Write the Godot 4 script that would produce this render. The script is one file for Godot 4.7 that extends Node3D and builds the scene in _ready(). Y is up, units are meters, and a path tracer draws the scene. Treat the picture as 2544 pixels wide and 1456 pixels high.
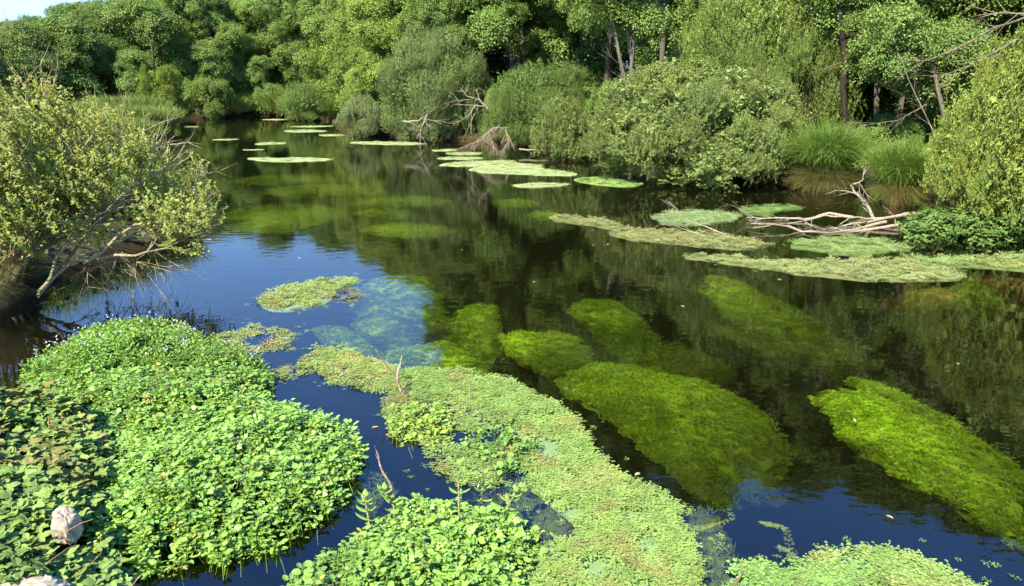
extends Node3D

# ---------------------------------------------------------------- camera model, used to turn photo pixels (2543 wide) into places
const EYE := 2.6
const FOCAL := 1900.0
const PITCH := 16.1
var cosp := cos(deg_to_rad(PITCH))
var sinp := sin(deg_to_rad(PITCH))
var rng := RandomNumberGenerator.new()
var noise := FastNoiseLite.new()
var taken := {}
var M := {}          # materials
var L := {}          # leaf meshes
var raw := {}        # the same, as plain arrays, for baking into larger clumps

func ray(x: float, y: float) -> Vector3:
	var dx := (x - 1271.5) / FOCAL
	var dy := -(y - 728.0) / FOCAL
	return Vector3(dx, dy * cosp - sinp, -dy * sinp - cosp)

func gp(x: float, y: float, plane := 0.0) -> Vector3:      # where the pixel's ray meets a level plane
	var d := ray(x, y)
	return Vector3(0, EYE, 0) + d * ((plane - EYE) / d.y)

func pixel(w: Vector3) -> Vector2:      # where a place shows in the photo
	var v := w - Vector3(0, EYE, 0)
	var fwd := -v.z * cosp - v.y * sinp
	var up := v.y * cosp - v.z * sinp
	return Vector2(1271.5 + v.x / fwd * FOCAL, 728.0 - up / fwd * FOCAL)

func gz(x: float, y: float, z: float) -> Vector3:           # where the pixel's ray meets an upright plane at depth z
	var d := ray(x, y)
	return Vector3(0, EYE, 0) + d * (z / d.z)

# ---------------------------------------------------------------- mesh helper
class MB:
	var v := PackedVector3Array()
	var n := PackedVector3Array()
	var c := PackedColorArray()
	func tri(a: Vector3, b: Vector3, d: Vector3, col: Color) -> void:
		var m := (d - a).cross(b - a).normalized()
		v.append(a); v.append(b); v.append(d)
		n.append(m); n.append(m); n.append(m)
		c.append(col); c.append(col); c.append(col)
	func stri(a: Vector3, b: Vector3, d: Vector3, na: Vector3, nb: Vector3, nd: Vector3, ca: Color, cb: Color, cd: Color) -> void:
		if (d - a).cross(b - a).dot(na + nb + nd) < 0.0:
			v.append(a); v.append(d); v.append(b)
			n.append(na); n.append(nd); n.append(nb)
			c.append(ca); c.append(cd); c.append(cb)
		else:
			v.append(a); v.append(b); v.append(d)
			n.append(na); n.append(nb); n.append(nd)
			c.append(ca); c.append(cb); c.append(cd)
	func mesh() -> ArrayMesh:
		var a := []
		a.resize(Mesh.ARRAY_MAX)
		a[Mesh.ARRAY_VERTEX] = v
		a[Mesh.ARRAY_NORMAL] = n
		a[Mesh.ARRAY_COLOR] = c
		var m := ArrayMesh.new()
		if v.size() > 0:
			m.add_surface_from_arrays(Mesh.PRIMITIVE_TRIANGLES, a)
		return m

func rr(a: float, b: float) -> float:
	return rng.randf_range(a, b)

func rdir() -> Vector3:
	var z := rr(-1, 1)
	var t := rr(0, TAU)
	var q := sqrt(maxf(0.0, 1.0 - z * z))
	return Vector3(q * cos(t), z, q * sin(t))

func shade(col: Color, spread: float) -> Color:
	var k := rr(1.0 - spread, 1.0 + spread)
	var w := rr(-0.10, 0.10) * spread * 3.0
	return Color(maxf(0.0, col.r * k * (1.0 + w)), col.g * k, maxf(0.0, col.b * k * (1.0 - w)))

func side_of(d: Vector3, u: Vector3) -> Vector3:
	var s := d.cross(u)
	if s.length() < 0.01:
		s = d.cross(Vector3(0.3, 0.1, 0.9))
	return s.normalized()

# a blade: pointed (two faces, folded along the midrib), round (eight faces) or long
func leaf(m: MB, o: Vector3, d: Vector3, u: Vector3, l: float, w: float, col: Color, roundish := false, fold := 0.15) -> void:
	var s := side_of(d, u)
	var nn := s.cross(d).normalized()
	var tip := o + d * l - nn * l * 0.08
	if not roundish:
		var a := o + d * l * 0.42 + s * w * 0.5 + nn * w * fold
		var b := o + d * l * 0.42 - s * w * 0.5 + nn * w * fold
		m.tri(o, a, tip, col)
		m.tri(o, tip, b, col)
		return
	var mid := o + d * l * 0.5 + nn * l * 0.03
	for k in [-1.0, 1.0]:
		var p1: Vector3 = o + d * l * 0.16 + s * w * 0.34 * k + nn * w * fold * 0.7
		var p2: Vector3 = o + d * l * 0.48 + s * w * 0.5 * k + nn * w * fold
		var p3: Vector3 = o + d * l * 0.80 + s * w * 0.34 * k + nn * w * fold * 0.5
		if k < 0:
			m.tri(o, mid, p1, col); m.tri(p1, mid, p2, col); m.tri(p2, mid, p3, col); m.tri(p3, mid, tip, col)
		else:
			m.tri(o, p1, mid, col); m.tri(p1, p2, mid, col); m.tri(p2, p3, mid, col); m.tri(p3, tip, mid, col)

func tube(m: MB, pts: Array, rad: Array, sides: int, col: Color, vary := 0.12) -> void:
	var rings := []
	var nrm := []
	var cols := []
	for i in pts.size():
		var t: Vector3 = (pts[mini(i + 1, pts.size() - 1)] - pts[maxi(i - 1, 0)]).normalized()
		var s := side_of(t, Vector3.UP if absf(t.y) < 0.9 else Vector3.RIGHT)
		var q := s.cross(t)
		var ring := []
		var nr := []
		var cr := []
		for k in sides:
			var a := TAU * k / sides
			var dd := s * cos(a) + q * sin(a)
			ring.append(pts[i] + dd * rad[i] * rr(0.92, 1.08))
			nr.append(dd)
			cr.append(shade(col, vary))
		rings.append(ring); nrm.append(nr); cols.append(cr)
	for i in pts.size() - 1:
		for k in sides:
			var j := (k + 1) % sides
			m.stri(rings[i][k], rings[i][j], rings[i + 1][k], nrm[i][k], nrm[i][j], nrm[i + 1][k], cols[i][k], cols[i][j], cols[i + 1][k])
			m.stri(rings[i][j], rings[i + 1][j], rings[i + 1][k], nrm[i][j], nrm[i + 1][j], nrm[i + 1][k], cols[i][j], cols[i + 1][j], cols[i + 1][k])
	var e := pts.size() - 1
	var end_dir: Vector3 = (pts[e] - pts[e - 1]).normalized()
	for k in sides:
		m.stri(rings[e][k], rings[e][(k + 1) % sides], pts[e], end_dir, end_dir, end_dir, cols[e][k], cols[e][k], cols[e][k])

# a wandering branch from o along d; returns its points
func wander(o: Vector3, d: Vector3, length: float, steps: int, jitter: float, lift := 0.0) -> Array:
	var pts := [o]
	var p := o
	var t := d.normalized()
	for i in steps:
		t = (t + rdir() * jitter + Vector3.UP * lift).normalized()
		p += t * length / steps
		pts.append(p)
	return pts

func taper(n: int, a: float, b: float) -> Array:
	var r := []
	for i in n:
		r.append(lerpf(a, b, float(i) / (n - 1)))
	return r

# recursive branching into m; tips collects [point, direction]
func grow(m: MB, o: Vector3, d: Vector3, length: float, rad: float, depth: int, kids: int, spread: float, lift: float, tips: Array, col: Color, jitter := 0.16) -> void:
	var steps := 5 if depth > 1 else 4
	var pts := wander(o, d, length, steps, jitter, lift)
	tube(m, pts, taper(pts.size(), rad, rad * (0.55 if depth > 0 else 0.25)), 6 if rad > 0.02 else 4, col)
	var t: Vector3 = (pts[-1] - pts[-2]).normalized()
	tips.append([pts[-1], t])
	if depth <= 0:
		return
	for k in kids:
		var at := clampf(rr(0.35, 1.0), 0, 1) * (pts.size() - 1)
		var i := mini(int(at), pts.size() - 2)
		var q: Vector3 = (pts[i] as Vector3).lerp(pts[i + 1], at - i)
		var dd: Vector3 = (t + rdir() * spread).normalized()
		grow(m, q, dd, length * rr(0.5, 0.75), rad * 0.55, depth - 1, kids, spread, lift, tips, col, jitter)

# ---------------------------------------------------------------- nodes
func numbered(called: String) -> String:
	taken[called] = taken.get(called, -1) + 1
	return called if taken[called] == 0 else "%s_%03d" % [called, taken[called]]

func thing(called: String, label: String, category: String, at := Vector3.ZERO, group := "") -> Node3D:
	var o := Node3D.new()
	o.name = numbered(called)
	add_child(o)
	o.position = at
	o.set_meta("label", label)
	o.set_meta("category", category)
	if group:
		o.set_meta("group", group)
	return o

func part(called: String, mesh: Mesh, mat: Material, parent: Node3D, at := Vector3.ZERO) -> MeshInstance3D:
	var o := MeshInstance3D.new()
	o.name = called
	o.mesh = mesh
	o.material_override = mat
	parent.add_child(o, true)
	o.position = at
	return o

func struct(called: String, mesh: Mesh, mat: Material) -> MeshInstance3D:
	var o := part(called, mesh, mat, self)
	o.set_meta("kind", "structure")
	return o

# many small copies as one part: where = array of Transform3D, tint = array of Color
func many(called: String, mesh: Mesh, mat: Material, parent: Node3D, where: Array, tint: Array, stuff := true) -> MultiMeshInstance3D:
	var mm := MultiMesh.new()
	mm.transform_format = MultiMesh.TRANSFORM_3D
	mm.use_colors = true
	mm.mesh = mesh
	mm.instance_count = where.size()
	for i in where.size():
		mm.set_instance_transform(i, where[i])
		mm.set_instance_color(i, tint[i])
	var o := MultiMeshInstance3D.new()
	o.name = called
	o.multimesh = mm
	o.material_override = mat
	parent.add_child(o, true)
	if stuff:
		o.set_meta("kind", "stuff")
	return o

func facing(at: Vector3, axis_y: Vector3, spin: float, size: float) -> Transform3D:
	var y := axis_y.normalized()
	var x := side_of(y, Vector3(0.2, 0.15, 1.0))
	var z := x.cross(y)
	var b := Basis(x, y, z) * Basis(Vector3.UP, spin)
	return Transform3D(b.scaled_local(Vector3.ONE * size), at)

func tone(col: Color, spread := 0.2) -> Color:
	return shade(col, spread)

# ---------------------------------------------------------------- materials
func leaf_material(rough: float, spec: float, back: float) -> StandardMaterial3D:
	var m := StandardMaterial3D.new()
	m.vertex_color_use_as_albedo = true
	m.roughness = rough
	m.metallic_specular = spec
	m.cull_mode = BaseMaterial3D.CULL_DISABLED
	if back > 0:
		m.backlight_enabled = true
		m.backlight = Color(back, back, back * 0.7)
	return m

func noise_texture(freq: float, octaves: int, ramp: Array, size := 512, kind := FastNoiseLite.TYPE_SIMPLEX_SMOOTH, sd := 3) -> NoiseTexture2D:
	var f := FastNoiseLite.new()
	f.noise_type = kind
	f.seed = sd
	f.frequency = freq
	f.fractal_octaves = octaves
	var t := NoiseTexture2D.new()
	t.width = size
	t.height = size
	t.seamless = true
	t.noise = f
	if ramp.size():
		var g := Gradient.new()
		g.offsets = PackedFloat32Array(ramp.map(func(r): return r[0]))
		g.colors = PackedColorArray(ramp.map(func(r): return r[1]))
		t.color_ramp = g
	return t

func rough_material(tex: Texture2D, per_metre: float, rough: float, relief: Texture2D = null, cm := 0.0, tinted := false) -> StandardMaterial3D:
	var m := StandardMaterial3D.new()
	m.albedo_texture = tex
	m.roughness = rough
	m.metallic_specular = 0.3
	m.uv1_triplanar = true
	m.uv1_world_triplanar = true
	m.uv1_scale = Vector3.ONE * per_metre
	m.vertex_color_use_as_albedo = tinted
	if relief:
		m.heightmap_enabled = true
		m.heightmap_texture = relief
		m.heightmap_scale = cm
	return m

func lin(r: float, g: float, b: float) -> Color:      # linear base colour for textures
	return Color(r, g, b).linear_to_srgb()

func make_materials() -> void:
	M.leaf = leaf_material(0.55, 0.35, 0.7)
	M.gloss = leaf_material(0.30, 0.5, 0.6)
	M.soft = leaf_material(0.6, 0.3, 0.6)
	M.shrub = leaf_material(0.5, 0.35, 1.0)
	M.matt = leaf_material(0.8, 0.2, 0.35)
	M.weed = leaf_material(0.7, 0.2, 0.5)
	M.wood = leaf_material(0.85, 0.2, 0.0)
	var bark := noise_texture(0.03, 5, [[0.0, Color(0.45, 0.43, 0.4)], [0.5, Color(0.8, 0.78, 0.74)], [1.0, Color(1, 1, 1)]], 512)
	M.bark = rough_material(bark, 1.6, 0.9, bark, 1.2, true)
	var soil := noise_texture(0.02, 6, [[0.0, lin(0.030, 0.022, 0.012)], [0.45, lin(0.07, 0.055, 0.028)], [0.7, lin(0.045, 0.055, 0.018)], [1.0, lin(0.07, 0.065, 0.035)]], 1024)
	M.soil = rough_material(soil, 0.35, 0.95, soil, 4.0)
	var silt := noise_texture(0.012, 6, [[0.0, lin(0.012, 0.009, 0.003)], [0.5, lin(0.035, 0.025, 0.008)], [0.75, lin(0.055, 0.042, 0.010)], [1.0, lin(0.10, 0.065, 0.018)]], 1024, FastNoiseLite.TYPE_SIMPLEX_SMOOTH, 8)
	M.silt = rough_material(silt, 0.22, 0.95, silt, 3.0)
	var scum := noise_texture(0.06, 5, [[0.0, lin(0.45, 0.42, 0.4)], [0.42, lin(0.8, 0.82, 0.8)], [0.62, lin(1, 1, 1)], [1.0, lin(1, 0.95, 0.9)]], 1024, FastNoiseLite.TYPE_SIMPLEX_SMOOTH, 5)
	M.scum = rough_material(scum, 1.1, 0.8, scum, 0.6, true)
	var stone := noise_texture(0.02, 6, [[0.0, lin(0.16, 0.135, 0.10)], [0.5, lin(0.38, 0.32, 0.23)], [1.0, lin(0.52, 0.46, 0.36)]], 512, FastNoiseLite.TYPE_SIMPLEX_SMOOTH, 11)
	M.stone = rough_material(stone, 2.2, 0.9, stone, 1.5)
	var w := StandardMaterial3D.new()
	w.transparency = BaseMaterial3D.TRANSPARENCY_ALPHA
	w.albedo_color = Color(0.5, 0.6, 0.5, 0.0)
	w.roughness = 0.0
	w.metallic_specular = 0.5
	w.heightmap_enabled = true
	w.heightmap_texture = noise_texture(0.012, 4, [], 1024, FastNoiseLite.TYPE_SIMPLEX_SMOOTH, 21)
	w.heightmap_scale = 0.085
	w.uv1_triplanar = true
	w.uv1_world_triplanar = true
	w.uv1_scale = Vector3(0.16, 0.2, 0.30)
	M.water = w

# ---------------------------------------------------------------- leaf meshes (vertex colours carry only leaf-to-leaf variation round white)
func make_leaf_meshes() -> void:
	var white := Color(1, 1, 1)
	for k in 3:      # alder: an uneven tuft of broad leaves
		var m := MB.new()
		for i in 52:
			var p := rdir() * pow(rr(0, 1), 0.5) * 0.40
			p.y *= 0.6
			var d := (Vector3(p.x, rr(-0.25, 0.2), p.z) + rdir() * 0.25).normalized()
			leaf(m, p, d, (Vector3.UP + rdir() * 0.6).normalized(), rr(0.07, 0.11), rr(0.06, 0.085), shade(white, 0.22))
		for i in 5:
			var q := wander(Vector3(0, -0.25, 0), rdir() + Vector3.UP, 0.5, 2, 0.3)
			tube(m, q, taper(3, 0.008, 0.003), 3, Color(0.55, 0.42, 0.3), 0.1)
		L["alder%d" % k] = m.mesh()
		raw["alder%d" % k] = m
	for k in 3:      # willow: a spray of upright shoots with narrow leaves
		var m := MB.new()
		for s in 5:
			var base := Vector3(rr(-0.14, 0.14), rr(-0.25, 0.0), rr(-0.14, 0.14))
			var pts := wander(base, Vector3(base.x * 2.0, 1, base.z * 2.0) + rdir() * 0.35, rr(0.4, 0.65), 4, 0.12)
			tube(m, [pts[0], pts[2], pts[4]], taper(3, 0.005, 0.002), 3, Color(0.7, 0.62, 0.4), 0.1)
			for i in 22:
				var a := rr(0.12, 1.0) * 4.0
				var j := mini(int(a), 3)
				var p: Vector3 = (pts[j] as Vector3).lerp(pts[j + 1], a - j)
				var ax: Vector3 = (pts[j + 1] - pts[j]).normalized()
				var out := side_of(ax, rdir())
				leaf(m, p, (ax * 0.8 + out).normalized(), (ax * 0.6 - out + rdir() * 0.5).normalized(), rr(0.05, 0.075), rr(0.016, 0.024), shade(white, 0.25))
		raw["willow%d" % k] = m
	for k in 3:      # sallow: shoots with broader leaves
		var m := MB.new()
		for s in 4:
			var base := Vector3(rr(-0.12, 0.12), rr(-0.2, 0.0), rr(-0.12, 0.12))
			var pts := wander(base, Vector3(base.x * 2.0, 1, base.z * 2.0) + rdir() * 0.4, rr(0.3, 0.5), 4, 0.14)
			tube(m, [pts[0], pts[2], pts[4]], taper(3, 0.005, 0.002), 3, Color(0.7, 0.62, 0.4), 0.1)
			for i in 17:
				var a := rr(0.1, 1.0) * 4.0
				var j := mini(int(a), 3)
				var p: Vector3 = (pts[j] as Vector3).lerp(pts[j + 1], a - j)
				var ax: Vector3 = (pts[j + 1] - pts[j]).normalized()
				var out := side_of(ax, rdir())
				leaf(m, p, (ax * 0.6 + out).normalized(), (ax * 0.8 - out * 0.6 + rdir() * 0.5).normalized(), rr(0.055, 0.085), rr(0.026, 0.036), shade(white, 0.3))
		raw["sallow%d" % k] = m
	for k in 3:      # broad oval leaves on a short shoot, for the near shrub
		var m := MB.new()
		var pts := wander(Vector3.ZERO, Vector3.UP + rdir() * 0.2, 0.26, 4, 0.1)
		tube(m, pts, taper(5, 0.004, 0.002), 3, Color(0.9, 0.6, 0.4), 0.1)
		for i in 17:
			var a := pow(rr(0.0, 1.0), 0.7) * 4.0
			var j := mini(int(a), 3)
			var p: Vector3 = (pts[j] as Vector3).lerp(pts[j + 1], a - j)
			var ax: Vector3 = (pts[j + 1] - pts[j]).normalized()
			var out := side_of(ax, rdir())
			leaf(m, p, (ax * 0.75 + out).normalized(), (ax * 0.8 - out * 0.8 + rdir() * 0.3).normalized(), rr(0.030, 0.050), rr(0.016, 0.025), shade(white, 0.22), true)
		L["oval%d" % k] = m.mesh()
	for k in 4:      # cress: a stem head with round leaflets, nearly level
		var m := MB.new()
		tube(m, [Vector3(0, -0.16, 0), Vector3(rr(-0.01, 0.01), -0.05, 0), Vector3(0, 0.005, 0)], [0.0035, 0.003, 0.002], 4, Color(0.9, 0.9, 0.6), 0.1)
		for i in 9:
			var a := i * 2.4 + rr(-0.3, 0.3)
			var h := rr(-0.055, 0.012)
			var out := Vector3(cos(a), 0, sin(a))
			var o := Vector3(0, h, 0) + out * rr(0.006, 0.032)
			var d := (out + Vector3.UP * rr(-0.15, 0.55)).normalized()
			leaf(m, o, d, (Vector3.UP + rdir() * 0.28).normalized(), rr(0.020, 0.050), rr(0.018, 0.036), shade(white, 0.2), true, 0.12)
		for i in 3:
			leaf(m, Vector3(0, 0.002, 0), (Vector3.UP + rdir() * 0.6).normalized(), rdir(), 0.018, 0.013, Color(1.2, 1.15, 0.9), true, 0.1)
		L["cress%d" % k] = m.mesh()
	for k in 2:      # pointed leaves in crossing pairs on an upright stem
		var m := MB.new()
		tube(m, [Vector3(0, -0.2, 0), Vector3(0, -0.08, 0.005), Vector3(0, 0.02, 0)], [0.004, 0.0035, 0.002], 4, Color(0.9, 0.85, 0.6), 0.1)
		for i in 6:
			for s in [0.0, PI]:
				var a: float = i * 1.57 + s + rr(-0.2, 0.2)
				var out := Vector3(cos(a), 0, sin(a))
				var lift := rr(0.1, 0.5) + i * 0.12
				leaf(m, Vector3(0, -0.14 + i * 0.03, 0), (out + Vector3.UP * lift).normalized(), Vector3.UP, lerpf(0.085, 0.04, i / 5.0), lerpf(0.028, 0.016, i / 5.0), shade(white, 0.16), false, 0.12)
		L["pointed%d" % k] = m.mesh()
	for k in 3:      # tiny floating rosettes, a handful of them
		var m := MB.new()
		for q in 22:
			var c := Vector3(rr(-0.06, 0.06), rr(-0.004, 0.006), rr(-0.06, 0.06))
			var col := shade(white, 0.2)
			for i in 5:
				var a := i * TAU / 5 + rr(0, 1)
				var out := Vector3(cos(a), rr(-0.05, 0.45), sin(a)).normalized()
				leaf(m, c, out, Vector3.UP, rr(0.008, 0.015), rr(0.006, 0.010), col, false, 0.1)
		L["rosette%d" % k] = m.mesh()
	for k in 3:      # submerged sprig: fine drawn-out leaves lying along the current (+x)
		var m := MB.new()
		for q in 20:
			var c := Vector3(rr(-0.08, 0.08), rr(-0.02, 0.0), rr(-0.08, 0.08))
			var col := shade(white, 0.25)
			for i in 5:
				var out := (Vector3(rr(0.2, 1.8), rr(0.05, 0.7), rr(-0.6, 0.6))).normalized()
				leaf(m, c, out, Vector3.UP, rr(0.03, 0.06), rr(0.006, 0.010), col, false, 0.1)
		L["sprig%d" % k] = m.mesh()
	for k in 3:      # sedge blades: a handful of arching strips
		var m := MB.new()
		for q in 7:
			var a := rr(0, TAU)
			var out := Vector3(cos(a), 0, sin(a))
			var s := side_of(out, Vector3.UP)
			var len := rr(0.75, 1.0)
			var bend := rr(0.25, 0.9)
			var col := shade(white, 0.22)
			var prev := [Vector3.ZERO, Vector3.ZERO]
			for i in 7:
				var t := i / 6.0
				var p := out * (len * (0.15 * t + bend * t * t * 0.75)) + Vector3.UP * len * (t * 1.0 - bend * 0.62 * t * t * t)
				var w := 0.006 * (1.0 - t * 0.9)
				if i > 0:
					m.tri(prev[0], p + s * w, prev[1], col)
					m.tri(prev[1], p + s * w, p - s * w, col)
				prev = [p + s * w, p - s * w]
		L["blades%d" % k] = m.mesh()
	for k in 1:      # broader, stiffer blades for grass far off
		var m := MB.new()
		for q in 12:
			var a := rr(0, TAU)
			leaf(m, Vector3(rr(-0.1, 0.1), 0, rr(-0.1, 0.1)), (Vector3(cos(a) * 0.6, 1, sin(a) * 0.6)).normalized(), Vector3(cos(a + 1.5), 0, sin(a + 1.5)), rr(0.6, 1.0), 0.055, shade(white, 0.25))
		L.far_blades = m.mesh()
	for k in 3:      # bramble: leaflets in threes
		var m := MB.new()
		for q in 6:
			var o := rdir() * 0.09
			o.y *= 0.5
			var col := shade(white, 0.25)
			var f := rdir()
			f.y = rr(-0.2, 0.3)
			f = f.normalized()
			var up := (Vector3.UP + rdir() * 0.4).normalized()
			var sd := side_of(f, up)
			leaf(m, o, f, up, rr(0.045, 0.065), rr(0.034, 0.045), col, true, 0.14)
			leaf(m, o, (f * 0.3 + sd).normalized(), up, rr(0.036, 0.05), rr(0.028, 0.036), col, true, 0.14)
			leaf(m, o, (f * 0.3 - sd).normalized(), up, rr(0.036, 0.05), rr(0.028, 0.036), col, true, 0.14)
		L["bramble%d" % k] = m.mesh()
		raw["bramble%d" % k] = m
	# one single leaf of each broad kind, for the leaves that are parts of their own
	var a1 := MB.new()
	leaf(a1, Vector3.ZERO, Vector3(0, 0, 1), Vector3.UP, 1.0, 0.82, white, true, 0.10)
	L.one_round = a1.mesh()
	var a2 := MB.new()
	leaf(a2, Vector3.ZERO, Vector3(0, 0, 1), Vector3.UP, 1.0, 0.5, white, true, 0.15)
	L.one_oval = a2.mesh()
	var a3 := MB.new()
	for i in 5:
		var a := i * TAU / 5
		leaf(a3, Vector3(0, rr(0, 0.004), 0), Vector3(cos(a), 0.3, sin(a)).normalized(), Vector3.UP, 0.007, 0.007, white, true, 0.1)
	L.flower = a3.mesh()

# ---------------------------------------------------------------- pond outline, ground
var shore := PackedVector2Array()

func shore_distance(p: Vector2) -> float:      # positive on land
	var best := 1e9
	var n := shore.size()
	for i in n:
		var a := shore[i]
		var b := shore[(i + 1) % n]
		var ab := b - a
		var t := clampf((p - a).dot(ab) / ab.length_squared(), 0.0, 1.0)
		best = minf(best, p.distance_squared_to(a + ab * t))
	best = sqrt(best)
	return -best if Geometry2D.is_point_in_polygon(p, shore) else best

func ground_height(x: float, z: float) -> float:
	var d := shore_distance(Vector2(x, z))
	d += noise.get_noise_2d(x * 9.0, z * 9.0) * 0.25
	if d < 0.0:
		return maxf(-1.15, d * 0.75 - 0.10) + noise.get_noise_2d(x * 14.0, z * 14.0) * 0.08
	var h := 0.06 + 0.28 * smoothstep(0.0, 0.9, d) + 0.035 * minf(d, 30.0)
	return h + noise.get_noise_2d(x * 6.0, z * 6.0) * 0.15 * smoothstep(0.0, 2.0, d)

func make_ground() -> void:
	shore = PackedVector2Array([
		Vector2(-6.8, -34.2), Vector2(-2.9, -30.8), Vector2(0.8, -28.4), Vector2(2.9, -26.4), Vector2(4.2, -21.8), Vector2(5.4, -19.8), Vector2(6.8, -18.8),
		Vector2(8.8, -17.2), Vector2(9.3, -14.8), Vector2(8.6, -12.8), Vector2(8.8, -11.0), Vector2(9.4, -9.0), Vector2(10.5, -5.0), Vector2(10.5, -1.4),
		Vector2(3.0, -1.4), Vector2(-1.6, -1.6), Vector2(-2.1, -3.2), Vector2(-2.75, -4.4), Vector2(-3.2, -5.5), Vector2(-4.9, -6.2), Vector2(-5.9, -6.6),
		Vector2(-5.6, -7.6), Vector2(-5.5, -8.6), Vector2(-6.0, -10.2), Vector2(-5.7, -11.8), Vector2(-5.3, -13.2), Vector2(-6.4, -15.2), Vector2(-8.4, -18.0), Vector2(-10.6, -23.0), Vector2(-13.8, -31.0), Vector2(-16.6, -37.5),
		Vector2(-19.0, -42.5), Vector2(-18.6, -46.0), Vector2(-15.0, -48.4), Vector2(-11.0, -46.5), Vector2(-9.4, -43.0), Vector2(-8.6, -38.0)])
	var xs := []
	var zs := []
	for i in 151:
		var t := (i - 75) / 75.0
		xs.append(t * 22.0 + t * t * t * t * t * 90.0)
	for i in 171:
		var t := i / 170.0
		zs.append(8.0 - t * 56.0 - pow(t, 6.0) * 120.0)
	var hs := []
	for i in xs.size():
		var row := PackedFloat32Array()
		for j in zs.size():
			row.append(ground_height(xs[i], zs[j]))
		hs.append(row)
	var m := MB.new()
	var bed := MB.new()
	var white := Color(1, 1, 1)
	for i in xs.size() - 1:
		for j in zs.size() - 1:
			var a := Vector3(xs[i], hs[i][j], zs[j])
			var b := Vector3(xs[i + 1], hs[i + 1][j], zs[j])
			var c := Vector3(xs[i + 1], hs[i + 1][j + 1], zs[j + 1])
			var d := Vector3(xs[i], hs[i][j + 1], zs[j + 1])
			var to := bed if minf(minf(a.y, b.y), minf(c.y, d.y)) < -0.12 else m
			to.tri(a, c, b, white)
			to.tri(a, d, c, white)
	struct("ground", m.mesh(), M.soil)
	struct("pond_bed", bed.mesh(), M.silt)
	var water := PlaneMesh.new()
	water.size = Vector2(44, 64)
	var w := struct("water", water, M.water)
	w.position = Vector3(-5, 0, -25)
	var murk := FogVolume.new()
	murk.name = "water_murk"
	murk.size = Vector3(44, 1.6, 64)
	murk.position = Vector3(-5, -0.806, -25)
	var fm := FogMaterial.new()
	fm.density = 1.7
	fm.albedo = lin(0.014, 0.014, 0.004)
	murk.material = fm
	add_child(murk)
	murk.set_meta("kind", "structure")

# ---------------------------------------------------------------- woody plants
# a clump: small leaf sprays laid over a ball of radius r, baked into one mesh that crowns are put together from
func bake(kind: String, r: float, flat: float, count: int, hang: float, size: float) -> ArrayMesh:
	var out := MB.new()
	for i in count:
		var d := rdir()
		if d.y < -0.4 and rr(0, 1) < 0.6:
			d.y = -d.y
		var depth := rr(0.84, 1.10) if rr(0, 1) > 0.15 else rr(0.35, 0.84)
		var p := d * r * depth * Vector3(1, flat, 1)
		p += Vector3.UP * noise.get_noise_3d(d.x * 60.0, d.y * 60.0, d.z * 60.0 + r * 100.0) * r * 0.35
		var up := (d * (1.0 - hang) + Vector3.UP * hang + rdir() * 0.4).normalized()
		var src: MB = raw[kind + str(i % 3)]
		var t := facing(p, up, rr(0, TAU), 1.0)
		out.n.append_array(Transform3D(t.basis, Vector3.ZERO) * src.n)
		t.basis = t.basis.scaled_local(Vector3.ONE * size * rr(0.75, 1.3))
		out.v.append_array(t * src.v)
		var c := shade(Color(1, 1, 1), 0.2)
		var cc := src.c.duplicate()
		for k in cc.size():
			cc[k] = cc[k] * c
		out.c.append_array(cc)
	return out.mesh()

var clump := {}      # kind -> [radius, [meshes]]
func make_clumps() -> void:
	for e in [["alder_small", "alder", 0.85, 0.75, 66, 0.45, 0.75], ["alder_big", "alder", 1.35, 0.75, 125, 0.45, 0.95], ["willow_small", "willow", 0.6, 0.8, 60, 0.6, 0.85], ["willow_big", "willow", 0.8, 0.8, 80, 0.6, 0.95], ["sallow_small", "sallow", 0.5, 0.8, 42, 0.5, 0.85], ["sallow_big", "sallow", 0.75, 0.8, 78, 0.5, 1.0], ["bramble", "bramble", 0.4, 0.65, 70, 0.5, 0.9]]:
		var set_ := []
		for k in 4:
			set_.append(bake(e[1], e[2], e[3], e[4], e[5], e[6]))
		clump[e[0]] = [e[2], set_, e[3]]

# lobes: array of [centre, radius vector]
func crown(parent: Node3D, kind: String, mat: Material, lobes: Array, col: Color, spread: float, called := "crown") -> void:
	var c: Array = clump[kind]
	var where := []
	var tint := []
	for l in lobes:
		var r: Vector3 = l[1] / c[0]
		var b := Basis(Vector3.UP, rr(0, TAU)).scaled(Vector3(r.x, r.y / c[2], r.z)) * Basis(rdir(), rr(-0.2, 0.2))
		where.append(Transform3D(b, l[0]))
		tint.append(shade(col, spread))
	many(called, c[1][rng.randi() % 4], mat, parent, where, tint)

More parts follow.
